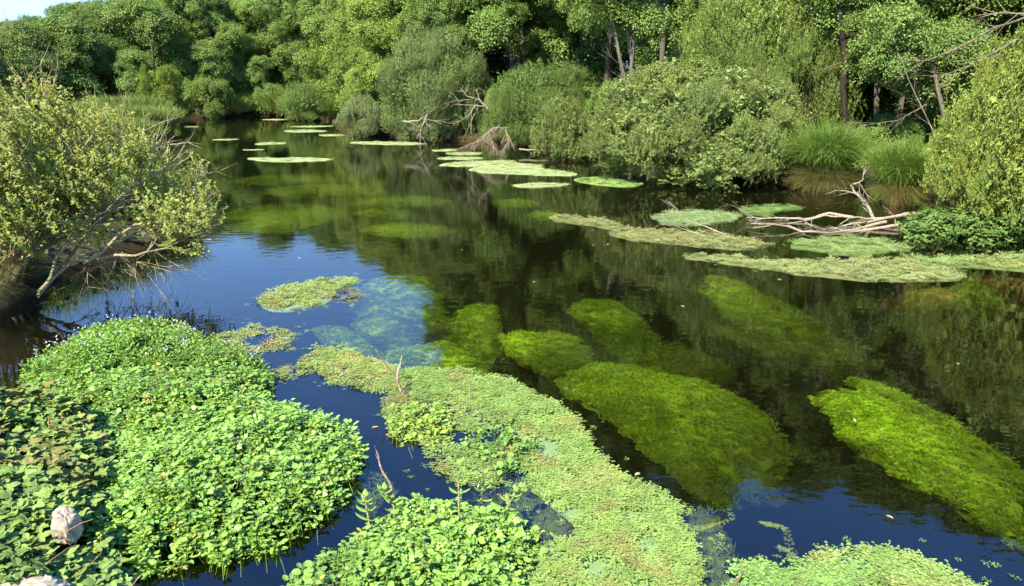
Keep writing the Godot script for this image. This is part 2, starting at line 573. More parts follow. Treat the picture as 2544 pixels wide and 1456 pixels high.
func tree(called: String, label: String, group: String, at: Vector3, height: float, radius: float, low: float, col: Color, bark: Color, stems := 1) -> void:
	var t := thing(called, label, "tree", at, group)
	var lobes := []
	for s in stems:
		var m := MB.new()
		var lean := rdir() * 0.13
		lean.y = 1.0
		var a := rr(0, TAU)
		var pts := wander(Vector3(cos(a), 0, sin(a)) * 0.25 * (stems - 1) - Vector3(0, 0.4, 0), lean, height * 0.93, 8, 0.07, 0.03)
		tube(m, pts, taper(9, 0.02 + height * 0.011 / sqrt(stems), 0.02), 7, bark, 0.3)
		part("trunk", m.mesh(), M.bark, t)
		for i in int(7 / stems) + 2:
			var j := 2 + rng.randi() % 6
			var o: Vector3 = pts[j]
			var bd := rdir()
			bd.y = rr(0.15, 0.8)
			var bm := MB.new()
			var bp := wander(o, bd, radius * rr(0.6, 1.0), 5, 0.18, 0.05)
			tube(bm, bp, taper(6, 0.045, 0.012), 5, bark, 0.3)
			part("limb", bm.mesh(), M.bark, t)
	var n := int(clampf(height * radius * 1.6, 20, 50))
	for i in n:
		var f := (i + rr(0, 1)) / n
		var y := lerpf(low, 0.93, f) * height
		var prof := sin(clampf(0.28 + 0.70 * f, 0, 1) * PI)
		var a := rr(0, TAU)
		var q := radius * (0.25 + 0.75 * prof)
		var lr := radius * rr(0.17, 0.42)
		var c := Vector3(cos(a) * q * rr(0.3, 0.9), y, sin(a) * q * rr(0.3, 0.9))
		lobes.append([c, Vector3(lr, lr * rr(0.6, 0.85), lr)])
	lobes.append([Vector3(0, height * 0.9, 0), Vector3(radius * 0.3, height * 0.08, radius * 0.3)])
	crown(t, "alder_big" if radius * 0.39 > 1.05 else "alder_small", M.leaf, lobes, col, 0.16)

func bush(called: String, label: String, group: String, at: Vector3, rx: float, h: float, rz: float, col: Color, kind := "willow_big", nlobes := 20) -> Node3D:
	var t := thing(called, label, "bush", at, group)
	var m := MB.new()
	var tips := []
	for i in 6:
		var d := rdir()
		d.y = absf(d.y) + 0.7
		grow(m, Vector3(d.x * 0.15, -0.3, d.z * 0.15), d, h * 0.45, 0.05, 2, 3, 0.7, 0.05, tips, Color(0.20, 0.17, 0.11))
	var st := part("stems", m.mesh(), M.bark, t)
	st.set_meta("kind", "stuff")
	var lobes := []
	for i in nlobes * 2:
		var a := rr(0, TAU)
		var f := pow(rr(0, 1), 0.4)
		var y := h * lerpf(0.08, 0.90, (i + rr(0, 1)) / nlobes / 2)
		var q := sqrt(maxf(0.05, 1.0 - pow(y / h, 2.4)))
		var lr := rr(0.13, 0.28)
		var ry := minf(h * lr * rr(0.5, 0.9), y * 0.95)
		lobes.append([Vector3(cos(a) * rx * q * f * rr(0.75, 0.95), y, sin(a) * rz * q * f * 0.85), Vector3(rx * lr, ry, rz * lr)])
	lobes.append([Vector3(0, h * 0.52, 0), Vector3(rx * 0.55, h * 0.40, rz * 0.55)])
	for i in int(nlobes * 0.7):      # straggling shoots beyond the dome
		var a := rr(0, TAU)
		var y := h * rr(0.2, 1.0)
		var q := sqrt(maxf(0.08, 1.0 - pow(minf(y / h, 1.0), 2.4)))
		var lr := rr(0.07, 0.13)
		lobes.append([Vector3(cos(a) * rx * q * rr(0.9, 1.08), y, sin(a) * rz * q), Vector3(rx * lr, h * lr * rr(0.8, 1.6), rz * lr)])
	crown(t, kind, M.leaf, lobes, col, 0.16, "foliage")
	return t

# a bush that fills the photo's box x0..x1, top..foot when it stands with its middle a little behind the foot line
func bush_in(called: String, label: String, group: String, x0: float, x1: float, top: float, foot: float, deep: float, col: Color, kind := "willow_big", nlobes := 20) -> Node3D:
	var f := gp((x0 + x1) / 2, foot)
	var z := f.z - deep * 0.6
	var a := gz(x0, foot, z)
	var b := gz(x1, foot, z)
	var h := gz((x0 + x1) / 2, top, z).y
	return bush(called, label, group, Vector3((a.x + b.x) / 2, 0.0, z), (b.x - a.x) / 2, h, deep, col, kind, nlobes)

func make_woods() -> void:
	var far_col := Color(0.205, 0.315, 0.072)
	var bark := Color(0.20, 0.17, 0.13)
	# row along the far left bank: [pixel x of the crown's middle, pixel y of its top, depth]
	var row := [[-130, 60, -36], [-60, 75, -41], [25, 62, -42], [95, 48, -45], [165, 46, -44], [215, 18, -46], [285, 10, -48], [350, -15, -46], [420, -10, -49], [485, -45, -48],
		[560, -50, -51], [640, -85, -50], [715, -60, -52], [790, -95, -50], [860, -80, -51]]
	for i in row.size():
		var r: Array = row[i]
		var top := gz(r[0], r[1], r[2])
		var g := maxf(0.3, ground_height(top.x, r[2]))
		var c := far_col * rr(0.88, 1.15)
		if i % 4 == 2:
			c = Color(0.225, 0.31, 0.085)
		tree("alder_tree", "greyish-green alder among the fresher green ones of the sunlit far row" if i % 4 == 2 else "leafy fresh green alder in the sunlit row behind the far bank", "greyish alders of the far row" if i % 4 == 2 else "alders behind the far bank", Vector3(top.x, g, r[2]), top.y - g, rr(2.3, 3.0), 0.08, c, bark)
	# a second row just behind it
	for i in 13:
		var x := -180.0 + i * 95.0
		var z := -56.0 + rr(-2, 2)
		var y: float = lerpf(62, -90, clampf((x + 100) / 900.0, 0, 1)) + rr(-6, 14) + (20 if x < 180 else 0)
		var top := gz(x, y, z)
		tree("alder_tree", "leafy green alder standing behind the sunlit far row", "alders of the back row", Vector3(top.x, 1.4, z), top.y - 1.4, rr(2.9, 3.7), 0.12, far_col * rr(0.88, 1.1), bark)
	# pale yellow-green trees where the bank comes forward
	for r in [[900, -70, -41, 2.6], [985, -100, -38, 2.8], [1075, -90, -36.5, 2.6], [840, -40, -46, 2.4]]:
		var top := gz(r[0], r[1], r[2])
		tree("pale_alder_tree", "pale yellow-green alder beside the narrow end of the pond", "pale alders by the narrow end", Vector3(top.x, 0.5, r[2]), top.y - 0.5, r[3], 0.05, Color(0.24, 0.34, 0.065) * rr(0.9, 1.1), Color(0.3, 0.26, 0.2), 2)
	# wood on the shady bank: world places, rows going back
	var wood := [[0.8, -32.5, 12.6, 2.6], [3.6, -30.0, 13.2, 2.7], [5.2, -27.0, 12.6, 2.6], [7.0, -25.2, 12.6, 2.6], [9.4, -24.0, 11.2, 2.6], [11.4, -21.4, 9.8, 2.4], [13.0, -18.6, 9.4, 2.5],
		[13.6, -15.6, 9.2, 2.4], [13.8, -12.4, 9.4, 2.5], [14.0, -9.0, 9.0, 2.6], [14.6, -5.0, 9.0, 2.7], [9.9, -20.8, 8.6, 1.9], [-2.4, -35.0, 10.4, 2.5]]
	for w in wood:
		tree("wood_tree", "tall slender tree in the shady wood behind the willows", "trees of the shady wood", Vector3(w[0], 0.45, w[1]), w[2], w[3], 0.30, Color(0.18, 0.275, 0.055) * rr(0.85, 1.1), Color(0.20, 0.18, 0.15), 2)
	for i in 15:
		var p := Vector3(-3.0 + i * 1.6, 0.9, -41.0 + i * 1.75 + rr(-0.8, 0.8))
		tree("back_wood_tree", "dark tree deep in the shady wood", "trees deep in the wood", p, lerpf(13.8, 10.2, clampf((i - 3) / 8.0, 0, 1)) * rr(0.96, 1.04), rr(2.7, 3.2), 0.04, far_col * rr(0.85, 1.1), Color(0.14, 0.12, 0.1))
	for i in 10:
		var p := Vector3(9.0 + i * 1.7, 1.1, -36.0 + i * 2.6 + rr(-0.8, 0.8))
		tree("back_wood_tree", "dark tree deep in the shady wood", "trees deep in the wood", p, rr(10.0, 11.0), rr(2.8, 3.3), 0.02, far_col * rr(0.85, 1.1), Color(0.14, 0.12, 0.1))

func make_bushes() -> void:
	var grey := Color(0.215, 0.30, 0.10)
	bush_in("willow_bush", "small pale willow bush at the narrow water's edge", "", 835, 975, 256, 343, 1.4, Color(0.245, 0.315, 0.125), "willow_small", 16)
	bush_in("willow_bush", "rounded pale grey-green willow bush with a dead limb low in front", "", 945, 1215, 110, 352, 2.4, grey, "willow_big", 24)
	bush_in("willow_bush", "dark green willow bush above the tangle of dead twigs", "", 1195, 1500, 185, 372, 2.0, Color(0.165, 0.26, 0.065), "willow_big", 22)
	bush_in("willow_bush", "low willow bush leaning over the water beside the twig tangle", "", 1318, 1480, 262, 400, 0.9, Color(0.215, 0.29, 0.075), "sallow_small", 20)
	bush_in("willow_bush", "broad olive willow bush, the largest one hanging over the water", "", 1465, 1990, 175, 466, 2.0, Color(0.225, 0.295, 0.08), "sallow_big", 34)
	bush_in("willow_bush", "tall domed yellow-green willow rising behind the broad willow bush", "", 1650, 2110, -15, 425, 2.2, Color(0.215, 0.31, 0.07), "willow_big", 34)
	bush_in("sallow_bush", "bright yellow-green sallow bush beside the fallen dead branches", "", 2325, 2740, 140, 612, 1.5, Color(0.255, 0.335, 0.065), "sallow_small", 46)
	bush_in("hanging_birch", "pale green leafy birch spray beside the domed willow", "", 1985, 2165, 185, 400, 0.9, Color(0.18, 0.31, 0.09), "alder_small", 9)
	for b in [[2080, 2280, 290, 455], [2200, 2420, 250, 440], [1440, 1600, 220, 392], [1180, 1330, 200, 352], [1560, 1720, 120, 360], [2060, 2240, 120, 400], [2230, 2420, 60, 395]]:
		bush_in("dark_shrub", "dark leafy shrub in the shade between the willows", "dark shrubs between the willows", b[0], b[1], b[2], b[3], 1.0, Color(0.19, 0.30, 0.065), "alder_small", 14)
	bush_in("bank_shrub", "bright yellow-green shrub at the water's edge on the far bank", "", 352, 470, 165, 312, 1.8, Color(0.26, 0.35, 0.05), "alder_small", 14)
	bush_in("bank_shrub", "round grey-green shrub in front of the alder row", "", 255, 360, 160, 280, 1.8, Color(0.19, 0.27, 0.09), "willow_small", 16)
	bush_in("bank_shrub", "small rounded green shrub on the grassy far bank", "", 690, 820, 222, 302, 1.6, Color(0.20, 0.31, 0.08), "willow_small", 16)
	bush_in("bank_shrub", "yellowish leafy shrub at the mouth of the far inlet", "", 465, 590, 190, 296, 1.8, Color(0.20, 0.30, 0.06), "alder_small", 14)
	# low brambles under the sallow
	var b := gp(2350, 600)
	var t := thing("bramble_mound", "dark green bramble mound trailing into the water by the dead branches", "bramble", b)
	var lobes := []
	for i in 22:
		lobes.append([Vector3(rr(-0.3, 1.4), rr(0.08, 0.30), rr(-0.6, 0.1)), Vector3(rr(0.28, 0.4), rr(0.15, 0.24), 0.35)])
	crown(t, "bramble", M.soft, lobes, Color(0.12, 0.205, 0.045), 0.15, "leaves")

# ---------------------------------------------------------------- sedge and grass
func tussock(label: String, group: String, at: Vector3, h: float, r: float, count: int, col: Color, dry: float) -> void:
	var t := thing("sedge_tussock", label, "tussock", at, group)
	var m := MB.new()
	var pts := [Vector3(0, -0.3, 0), Vector3(0, 0.1 * h, 0), Vector3(0, 0.30 * h, 0), Vector3(0, 0.36 * h, 0)]
	tube(m, pts, [r * 0.24, r * 0.22, r * 0.17, 0.02] if at.z > -22.0 else [r * 0.1, r * 0.1, r * 0.08, 0.02], 12, Color(0.16, 0.11, 0.05), 0.4)
	part("base", m.mesh(), M.wood, t)
	var where := []
	var tint := []
	for i in count:
		var a := rr(0, TAU)
		var q := sqrt(rr(0, 1)) * r * 0.32
		var out := Vector3(cos(a), 0, sin(a))
		where.append(facing(out * q + Vector3.UP * 0.22 * h, (Vector3.UP + out * q / r * 0.8 + rdir() * 0.15), rr(0, TAU), h * rr(0.75, 1.15)))
		tint.append(shade(col, 0.3))
	many("leaves", L.far_blades if at.z < -22.0 else L["blades%d" % (rng.randi() % 3)], M.leaf, t, where, tint)
	where = []
	tint = []
	for i in int(count * dry):
		var a := rr(0, TAU)
		var out := Vector3(cos(a), 0, sin(a))
		where.append(facing(out * r * 0.3 + Vector3.UP * h * rr(0.22, 0.36), out * 1.3 + Vector3.DOWN * rr(0.4, 1.6), rr(0, TAU), h * rr(0.3, 0.5)))
		tint.append(shade(Color(0.20, 0.13, 0.055) if rr(0, 1) < 0.6 else col, 0.3))
	if where.size():
		many("dead_leaves", L.blades0, M.matt, t, where, tint)

func make_sedges() -> void:
	var g := Color(0.17, 0.28, 0.048)
	tussock("large arching sedge tussock with a brown skirt standing in the water", "", gp(2045, 474), 1.55, 1.15, 700, g, 1.2)
	tussock("smaller sedge tussock beside the sallow bush", "", gp(2225, 505), 1.25, 0.9, 520, Color(0.18, 0.28, 0.045), 0.7)
	for p in [[590, 290, 1.0], [640, 288, 1.1], [690, 290, 1.2], [735, 292, 1.0], [785, 298, 1.1], [825, 298, 1.0]]:
		tussock("tufted green grass along the far end of the pond", "grass tufts at the far end", gp(p[0], p[1]) + Vector3(0, 0.05, -0.2), p[2] * 1.15, 1.7, 170, Color(0.29, 0.39, 0.09), 0.1)
	for p in [[330, 318, 1.2], [372, 326, 1.3], [405, 322, 1.1], [290, 330, 1.3], [345, 350, 1.1], [400, 345, 1.0], [250, 345, 1.2], [430, 330, 0.9], [310, 385, 1.0], [370, 385, 0.9]]:
		tussock("pale green grass tussock on the low bank behind the leaning shrub", "grass tussocks on the low bank", gp(p[0], p[1]) + Vector3(-0.3, 0.15, 0), p[2], 1.2, 110, Color(0.28, 0.36, 0.10), 0.25)
	for p in [[110, 640, 0.9], [160, 610, 1.0], [220, 598, 0.9], [280, 588, 0.95], [340, 578, 0.85], [400, 568, 0.8], [455, 560, 0.7], [190, 560, 1.1], [300, 540, 1.0], [390, 530, 0.9], [60, 600, 1.1], [10, 560, 1.2], [250, 500, 1.0], [340, 480, 1.0]]:
		tussock("fresh green grass tuft at the water's edge behind the leaning shrub", "green grass behind the leaning shrub", gp(p[0], p[1]) + Vector3(-0.1, 0.1, -0.2), p[2], 0.8, 110, Color(0.25, 0.35, 0.09), 0.3)
	for p in [[45, 775, 0.55], [15, 690, 0.7], [70, 640, 0.6], [20, 800, 0.5], [90, 720, 0.6], [10, 740, 0.7], [60, 700, 0.6], [-20, 640, 0.8]]:
		tussock("dry straw-coloured grass tuft at the foot of the leaning shrub", "dry tufts under the leaning shrub", gp(p[0], p[1]) + Vector3(-0.25, 0.12, 0), p[2], 0.6, 90, Color(0.28, 0.25, 0.11), 1.4)

# ---------------------------------------------------------------- near shrub on the left
func crown_line(x: float) -> float:      # top edge of the shrub's crown
	if x < 60:
		return 215.0
	if x < 230:
		return lerpf(190, 235, (x - 60) / 170.0)
	return lerpf(245, 385, clampf((x - 230) / 190.0, 0, 1.2))

func make_left_shrub() -> void:
	var bark := Color(0.46, 0.42, 0.24)
	var green := Color(0.40, 0.475, 0.13)
	var rust := Color(0.46, 0.31, 0.12)
	# upright shrub: stems rise from the bank, crown fills the left of the view
	var base := gp(-40, 760) + Vector3(0, 0.25, -0.4)
	var t := thing("leaning_shrub", "yellow-green shrub with rusty shoot tips, leaning over the water", "shrub", base)
	var m := MB.new()
	var tips := []
	# main limbs, aimed at places in the crown: pixel x, y, depth
	var aims := [[20, 320, -9.4], [90, 280, -9.8], [170, 300, -10.2], [230, 330, -9.6], [60, 420, -8.9], [150, 420, -9.2], [280, 400, -9.9], [-60, 280, -9.0], [-120, 380, -8.6], [-30, 520, -8.4], [120, 540, -8.8], [210, 500, -9.4], [0, 260, -9.6], [130, 270, -10.2], [300, 340, -10.4], [330, 420, -10.0], [250, 440, -9.2], [190, 380, -9.0], [40, 360, -8.6], [100, 470, -8.5], [180, 560, -8.8], [260, 540, -9.3], [-20, 640, -8.2], [60, 600, -8.3], [340, 480, -10.2], [20, 460, -8.3]]
	for a in aims:
		var target := gz(a[0], a[1], a[2]) - base
		var o := Vector3(rr(-0.2, 0.2), -0.1, rr(-0.2, 0.2))
		var d := target - o
		var pts := [o]
		for i in 6:
			var f := (i + 1) / 6.0
			pts.append(o + d * f + Vector3.UP * sin(f * PI) * d.length() * 0.06 + rdir() * 0.05)
		tube(m, pts, taper(7, 0.026, 0.010), 6, bark, 0.2)
		for k in 8:
			var j := 2 + rng.randi() % 5
			var bd := (d.normalized() + rdir() * 0.9 + Vector3.UP * 0.3).normalized()
			grow(m, pts[j], bd, rr(0.3, 0.65), 0.011, 1, 4, 0.8, 0.06, tips, bark)
	# limbs that lean out over the water
	var leans := [[[95, 730, -8.4], [170, 600, -8.6], [260, 520, -8.9], [370, 440, -9.3], [440, 410, -9.7]], [[95, 730, -8.4], [200, 640, -8.7], [320, 590, -9.1], [430, 520, -9.6], [490, 440, -10.2]],
		[[170, 600, -8.6], [300, 500, -9.2], [400, 470, -9.7], [480, 500, -10.0]], [[200, 640, -8.7], [330, 640, -8.7], [450, 600, -9.0], [490, 565, -9.4]], [[95, 730, -8.4], [240, 560, -9.6], [380, 520, -10.4], [470, 480, -10.8]],
		[[170, 600, -8.6], [250, 440, -9.0], [340, 380, -9.4], [410, 360, -9.8]], [[210, 660, -8.6], [330, 560, -8.8], [440, 545, -9.0], [490, 545, -9.2]]]
	for l in leans:
		var pts := []
		for a in l:
			pts.append(gz(a[0], a[1], a[2]) - base)
		var fine := []
		for i in pts.size() - 1:
			for k in 3:
				fine.append((pts[i] as Vector3).lerp(pts[i + 1], k / 3.0) + rdir() * 0.03)
		fine.append(pts[-1])
		tube(m, fine, taper(fine.size(), 0.022, 0.006), 6, bark, 0.2)
		for k in 17:
			var j := 3 + rng.randi() % (fine.size() - 3)
			var d: Vector3 = (fine[j] - fine[j - 1]).normalized()
			grow(m, fine[j], (d + rdir() * 0.6 + Vector3.UP * 0.12).normalized(), rr(0.2, 0.42), 0.008, 1, 4, 0.7, 0.02, tips, bark)
	# dead, leafless twigs low over the water
	var bare := []
	for a in [[230, 640, -8.8], [300, 620, -8.9], [340, 650, -8.9], [260, 600, -8.9], [380, 620, -9.2]]:
		for k in 4:
			grow(m, gz(a[0], a[1], a[2]) - base, Vector3(rr(-0.2, 1), rr(-0.9, -0.1), rr(-0.4, 0.6)), rr(0.35, 0.6), 0.006, 1, 4, 0.9, -0.04, bare, Color(0.40, 0.35, 0.24))
	part("branches", m.mesh(), M.bark, t).set_meta("kind", "stuff")
	# leaf shoots on the tips
	var where := []
	var tint := []
	var near := []
	for tip in tips:
		var p: Vector3 = tip[0]
		var w := p + base
		var n := 2 if w.x < -4.6 else 1
		var at_px := pixel(w)
		if rr(0, 1) < (0.35 if at_px.x > 260 else 0.15):
			continue
		if at_px.y < crown_line(at_px.x) + rr(0, 45) or at_px.x > 470 + rr(0, 90):
			continue
		if w.x > -3.6 and rr(0, 1) < 0.35:
			continue
		for q in n + (1 if at_px.y > 330 else 0):
			var top := clampf((w.y - 1.65) / 0.7, 0, 1)
			var c := green.lerp(rust, clampf(top * rr(-0.4, 0.65) + (0.12 if rr(0, 1) < 0.15 else 0.0), 0, 0.75))
			var o := p + rdir() * 0.10 * q
			where.append(facing(o, (tip[1] * 0.45 + Vector3(-0.36, 0.66, 0.56) + rdir() * 0.4).normalized(), rr(0, TAU), rr(0.8, 1.25)))
			tint.append(shade(c, 0.2))
			near.append([o + rdir() * 0.08, c])
	many("foliage", L.oval0, M.shrub, t, where, tint)
	for i in 300:
		var e: Array = near[(i * 7919) % near.size()]
		loose_leaf(t, e[0] + rdir() * 0.05, rr(0.04, 0.054), e[1], L.one_oval, 0.8)

var leaf_mats := {}
func tinted(col: Color) -> StandardMaterial3D:      # a few shared tones for single leaves
	var key := "%d_%d_%d" % [int(col.r * 22), int(col.g * 22), int(col.b * 12)]
	if not leaf_mats.has(key):
		var m := leaf_material(0.36, 0.42, 0.6)
		m.vertex_color_use_as_albedo = false
		m.albedo_color = Color(col.r, col.g, col.b).linear_to_srgb()
		leaf_mats[key] = m
	return leaf_mats[key]

func loose_leaf(parent: Node3D, at: Vector3, size: float, col: Color, mesh: Mesh, tilt: float, called := "leaf") -> void:
	var o := part(called, mesh, tinted(shade(col, 0.12)), parent)
	o.transform = facing(at, (Vector3.UP + rdir() * tilt).normalized(), rr(0, TAU), size)

# ---------------------------------------------------------------- outlines on the water
func outline(px: Array, plane: float, ragged: float, fine := 0.12) -> PackedVector2Array:
	var raw := PackedVector2Array()
	for p in px:
		var w := gp(p[0], p[1], plane)
		raw.append(Vector2(w.x, w.z))
	# rounded by corner cutting, then roughened
	for pass_no in 2:
		var cut := PackedVector2Array()
		for i in raw.size():
			var a := raw[i]
			var b := raw[(i + 1) % raw.size()]
			cut.append(a.lerp(b, 0.25))
			cut.append(a.lerp(b, 0.75))
		raw = cut
	var out := PackedVector2Array()
	for i in raw.size():
		var a := raw[i]
		var b := raw[(i + 1) % raw.size()]
		var n := maxi(1, int(a.distance_to(b) / fine))
		for k in n:
			var p := a.lerp(b, float(k) / n)
			out.append(p + Vector2(noise.get_noise_2d(p.x * 90.0, p.y * 90.0), noise.get_noise_2d(p.x * 90.0 + 500.0, p.y * 90.0)) * ragged)
	return out

func box_of(poly: PackedVector2Array) -> Rect2:
	var r := Rect2(poly[0], Vector2.ZERO)
	for p in poly:
		r = r.expand(p)
	return r

func points_in(poly: PackedVector2Array, per_m2: float, most: int) -> Array:
	var r := box_of(poly)
	var n := mini(most, int(r.get_area() * per_m2))
	var out := []
	for i in n:
		var p := Vector2(rr(r.position.x, r.end.x), rr(r.position.y, r.end.y))
		if Geometry2D.is_point_in_polygon(p, poly):
			out.append(p)
	return out

func edge_distance(p: Vector2, poly: PackedVector2Array) -> float:
	var best := 1e9
	for i in range(0, poly.size(), 2):
		best = minf(best, p.distance_squared_to(poly[i]))
	return sqrt(best)

# a raft of tiny floating leaves
func raft(called: String, label: String, group: String, px: Array, col: Color, per_m2: float, size: float, ragged := 0.06, sheet := true, lift := 0.006) -> void:
	var poly := outline(px, 0.0, ragged)
	var mid := box_of(poly).get_center()
	var t := thing(called, label, "water weed", Vector3(mid.x, 0, mid.y), group)
	var drowned := sheet and per_m2 >= 400
	if sheet:
		var m := MB.new()
		var lift_was := lift
		lift = -0.018 if drowned else lift
		var tri := Geometry2D.triangulate_polygon(poly)
		for i in range(0, tri.size(), 3):
			var a := Vector3(poly[tri[i]].x - mid.x, lift, poly[tri[i]].y - mid.y)
			var b := Vector3(poly[tri[i + 1]].x - mid.x, lift, poly[tri[i + 1]].y - mid.y)
			var c := Vector3(poly[tri[i + 2]].x - mid.x, lift, poly[tri[i + 2]].y - mid.y)
			m.stri(a, b, c, Vector3.UP, Vector3.UP, Vector3.UP, col, col, col)
		for i in poly.size():
			var a := Vector3(poly[i].x - mid.x, lift, poly[i].y - mid.y)
			var q := poly[(i + 1) % poly.size()]
			var b := Vector3(q.x - mid.x, lift, q.y - mid.y)
			m.tri(a, b, a + Vector3.DOWN * 0.03, col)
			m.tri(b, b + Vector3.DOWN * 0.03, a + Vector3.DOWN * 0.03, col)
		part("mat", m.mesh(), M.scum, t)
		lift = lift_was
	var where := []
	var tint := []
	for p in points_in(poly, per_m2 * 0.34, 60000):
		var v := noise.get_noise_2d(p.x * 40.0, p.y * 40.0)
		var w := noise.get_noise_2d(p.x * 120.0 + 90.0, p.y * 120.0)
		var c := col
		if v > 0.15:
			c = col.lerp(Color(0.35, 0.35, 0.11), minf(0.8, (v - 0.15) * 2.0))
		if v < -0.25 and w > 0.05:
			c = col.lerp(Color(0.27, 0.22, 0.08), rr(0.1, 0.8))
		if (not sheet and w < -0.22) or (drowned and (w < -0.34 or (w < -0.15 and v < -0.1))):
			continue
		where.append(facing(Vector3(p.x - mid.x, lift + rr(0.0, 0.008) + 0.014 * maxf(0.0, noise.get_noise_2d(p.x * 200.0, p.y * 200.0)), p.y - mid.y), Vector3.UP + rdir() * 0.25, rr(0, TAU), size * rr(0.7, 1.3)))
		tint.append(shade(c, 0.22))
	if per_m2 > 300:      # bits adrift round the edge
		for i in poly.size() * 3:
			var p: Vector2 = poly[rng.randi() % poly.size()]
			p += Vector2(rr(-1, 1), rr(-1, 1)) * pow(rr(0, 1), 3.0) * 0.35
			where.append(facing(Vector3(p.x - mid.x, rr(-0.004, 0.004), p.y - mid.y), Vector3.UP + rdir() * 0.2, rr(0, TAU), size * rr(0.2, 0.6)))
			tint.append(shade(col, 0.25))
	many("leaves", L["rosette%d" % (rng.randi() % 3)], M.weed, t, where, tint)

# a drowned cushion of weed combed by the current: outline at its shoulder, top depth, sunk tail towards the pixel tail
func cushion(label: String, group: String, px: Array, top: float, tail: Array, sink: float, col: Color, per_m2: float, size := 1.0) -> void:
	var poly := outline(px, -top, 0.13, 0.08)
	var mid := Vector2.ZERO
	for p in poly:
		mid += p
	mid /= poly.size()
	var tw := gp(tail[0], tail[1], -top)
	var tv := Vector2(tw.x, tw.z)
	var head := poly[0]
	for p in poly:
		if p.distance_to(tv) > head.distance_to(tv):
			head = p
	var flow := (tv - head).normalized()
	var reach := maxf(0.1, (tv - head).length())
	var t := thing("weed_cushion", label, "water weed", Vector3(mid.x, -top, mid.y), group)
	var m := MB.new()
	var fall := func(s: float, p: Vector2) -> float:
		var f := clampf((p - head).dot(flow) / reach, 0.0, 1.0)
		return -0.06 * s * s * s - sink * pow(f, 1.6) + noise.get_noise_2d(p.x * 45.0, p.y * 45.0) * 0.016
	var rings := [0.45, 0.88, 1.0, 0.97, 0.9, 0.8, 0.65, 0.5, 0.34, 0.17]
	var n := poly.size()
	var pts := []
	for s in rings:
		var ring := PackedVector3Array()
		for p in poly:
			var q: Vector2 = mid + (p - mid) * s * 0.93
			ring.append(Vector3(q.x - mid.x, fall.call(1.0, q) - 0.10 if pts.size() < 2 and s < 0.97 else fall.call(s, q), q.y - mid.y))
		pts.append(ring)
	var centre := Vector3(0, fall.call(0.0, mid), 0)
	for i in rings.size() - 1:
		for k in n:
			var j := (k + 1) % n
			m.tri(pts[i][k], pts[i][j], pts[i + 1][k], col)
			m.tri(pts[i][j], pts[i + 1][j], pts[i + 1][k], col)
	for k in n:
		m.tri(pts[0][k], pts[0][(k + 1) % n], Vector3(0, fall.call(1.0, mid) - 0.10, 0), col)
		m.tri(pts[-1][k], pts[-1][(k + 1) % n], centre, col)
	part("core", m.mesh(), M.weed, t)
	var where := []
	var tint := []
	var ang := -atan2(flow.y, flow.x)
	var count := mini(16000, int(box_of(poly).get_area() * per_m2 * 0.8))
	for i in count:
		var k := rng.randi() % n
		var s := sqrt(rr(0, 1.06))
		var e: Vector2 = poly[k].lerp(poly[(k + 1) % n], rr(0, 1))
		var q: Vector2 = mid + (e - mid) * s
		var y: float = fall.call(minf(s, 1.0), q)
		var b := Basis(Vector3.UP, ang + rr(-0.6, 0.6)) * Basis(Vector3(0, 0, 1), rr(-0.3, 0.3))
		where.append(Transform3D(b.scaled_local(Vector3.ONE * size * 0.62 * rr(0.6, 1.4)), Vector3(q.x - mid.x, y, q.y - mid.y)))
		var v := noise.get_noise_2d(q.x * 60.0, q.y * 60.0)
		tint.append(shade(col * (1.0 + v * 0.5), 0.22))
	many("leaves", L["sprig%d" % (rng.randi() % 3)], M.weed, t, where, tint)

func thin(px: Array, by: float) -> Array:
	var m := 0.0
	for p in px:
		m += p[1]
	m /= px.size()
	return px.map(func(p): return [p[0], m + (p[1] - m) * by])

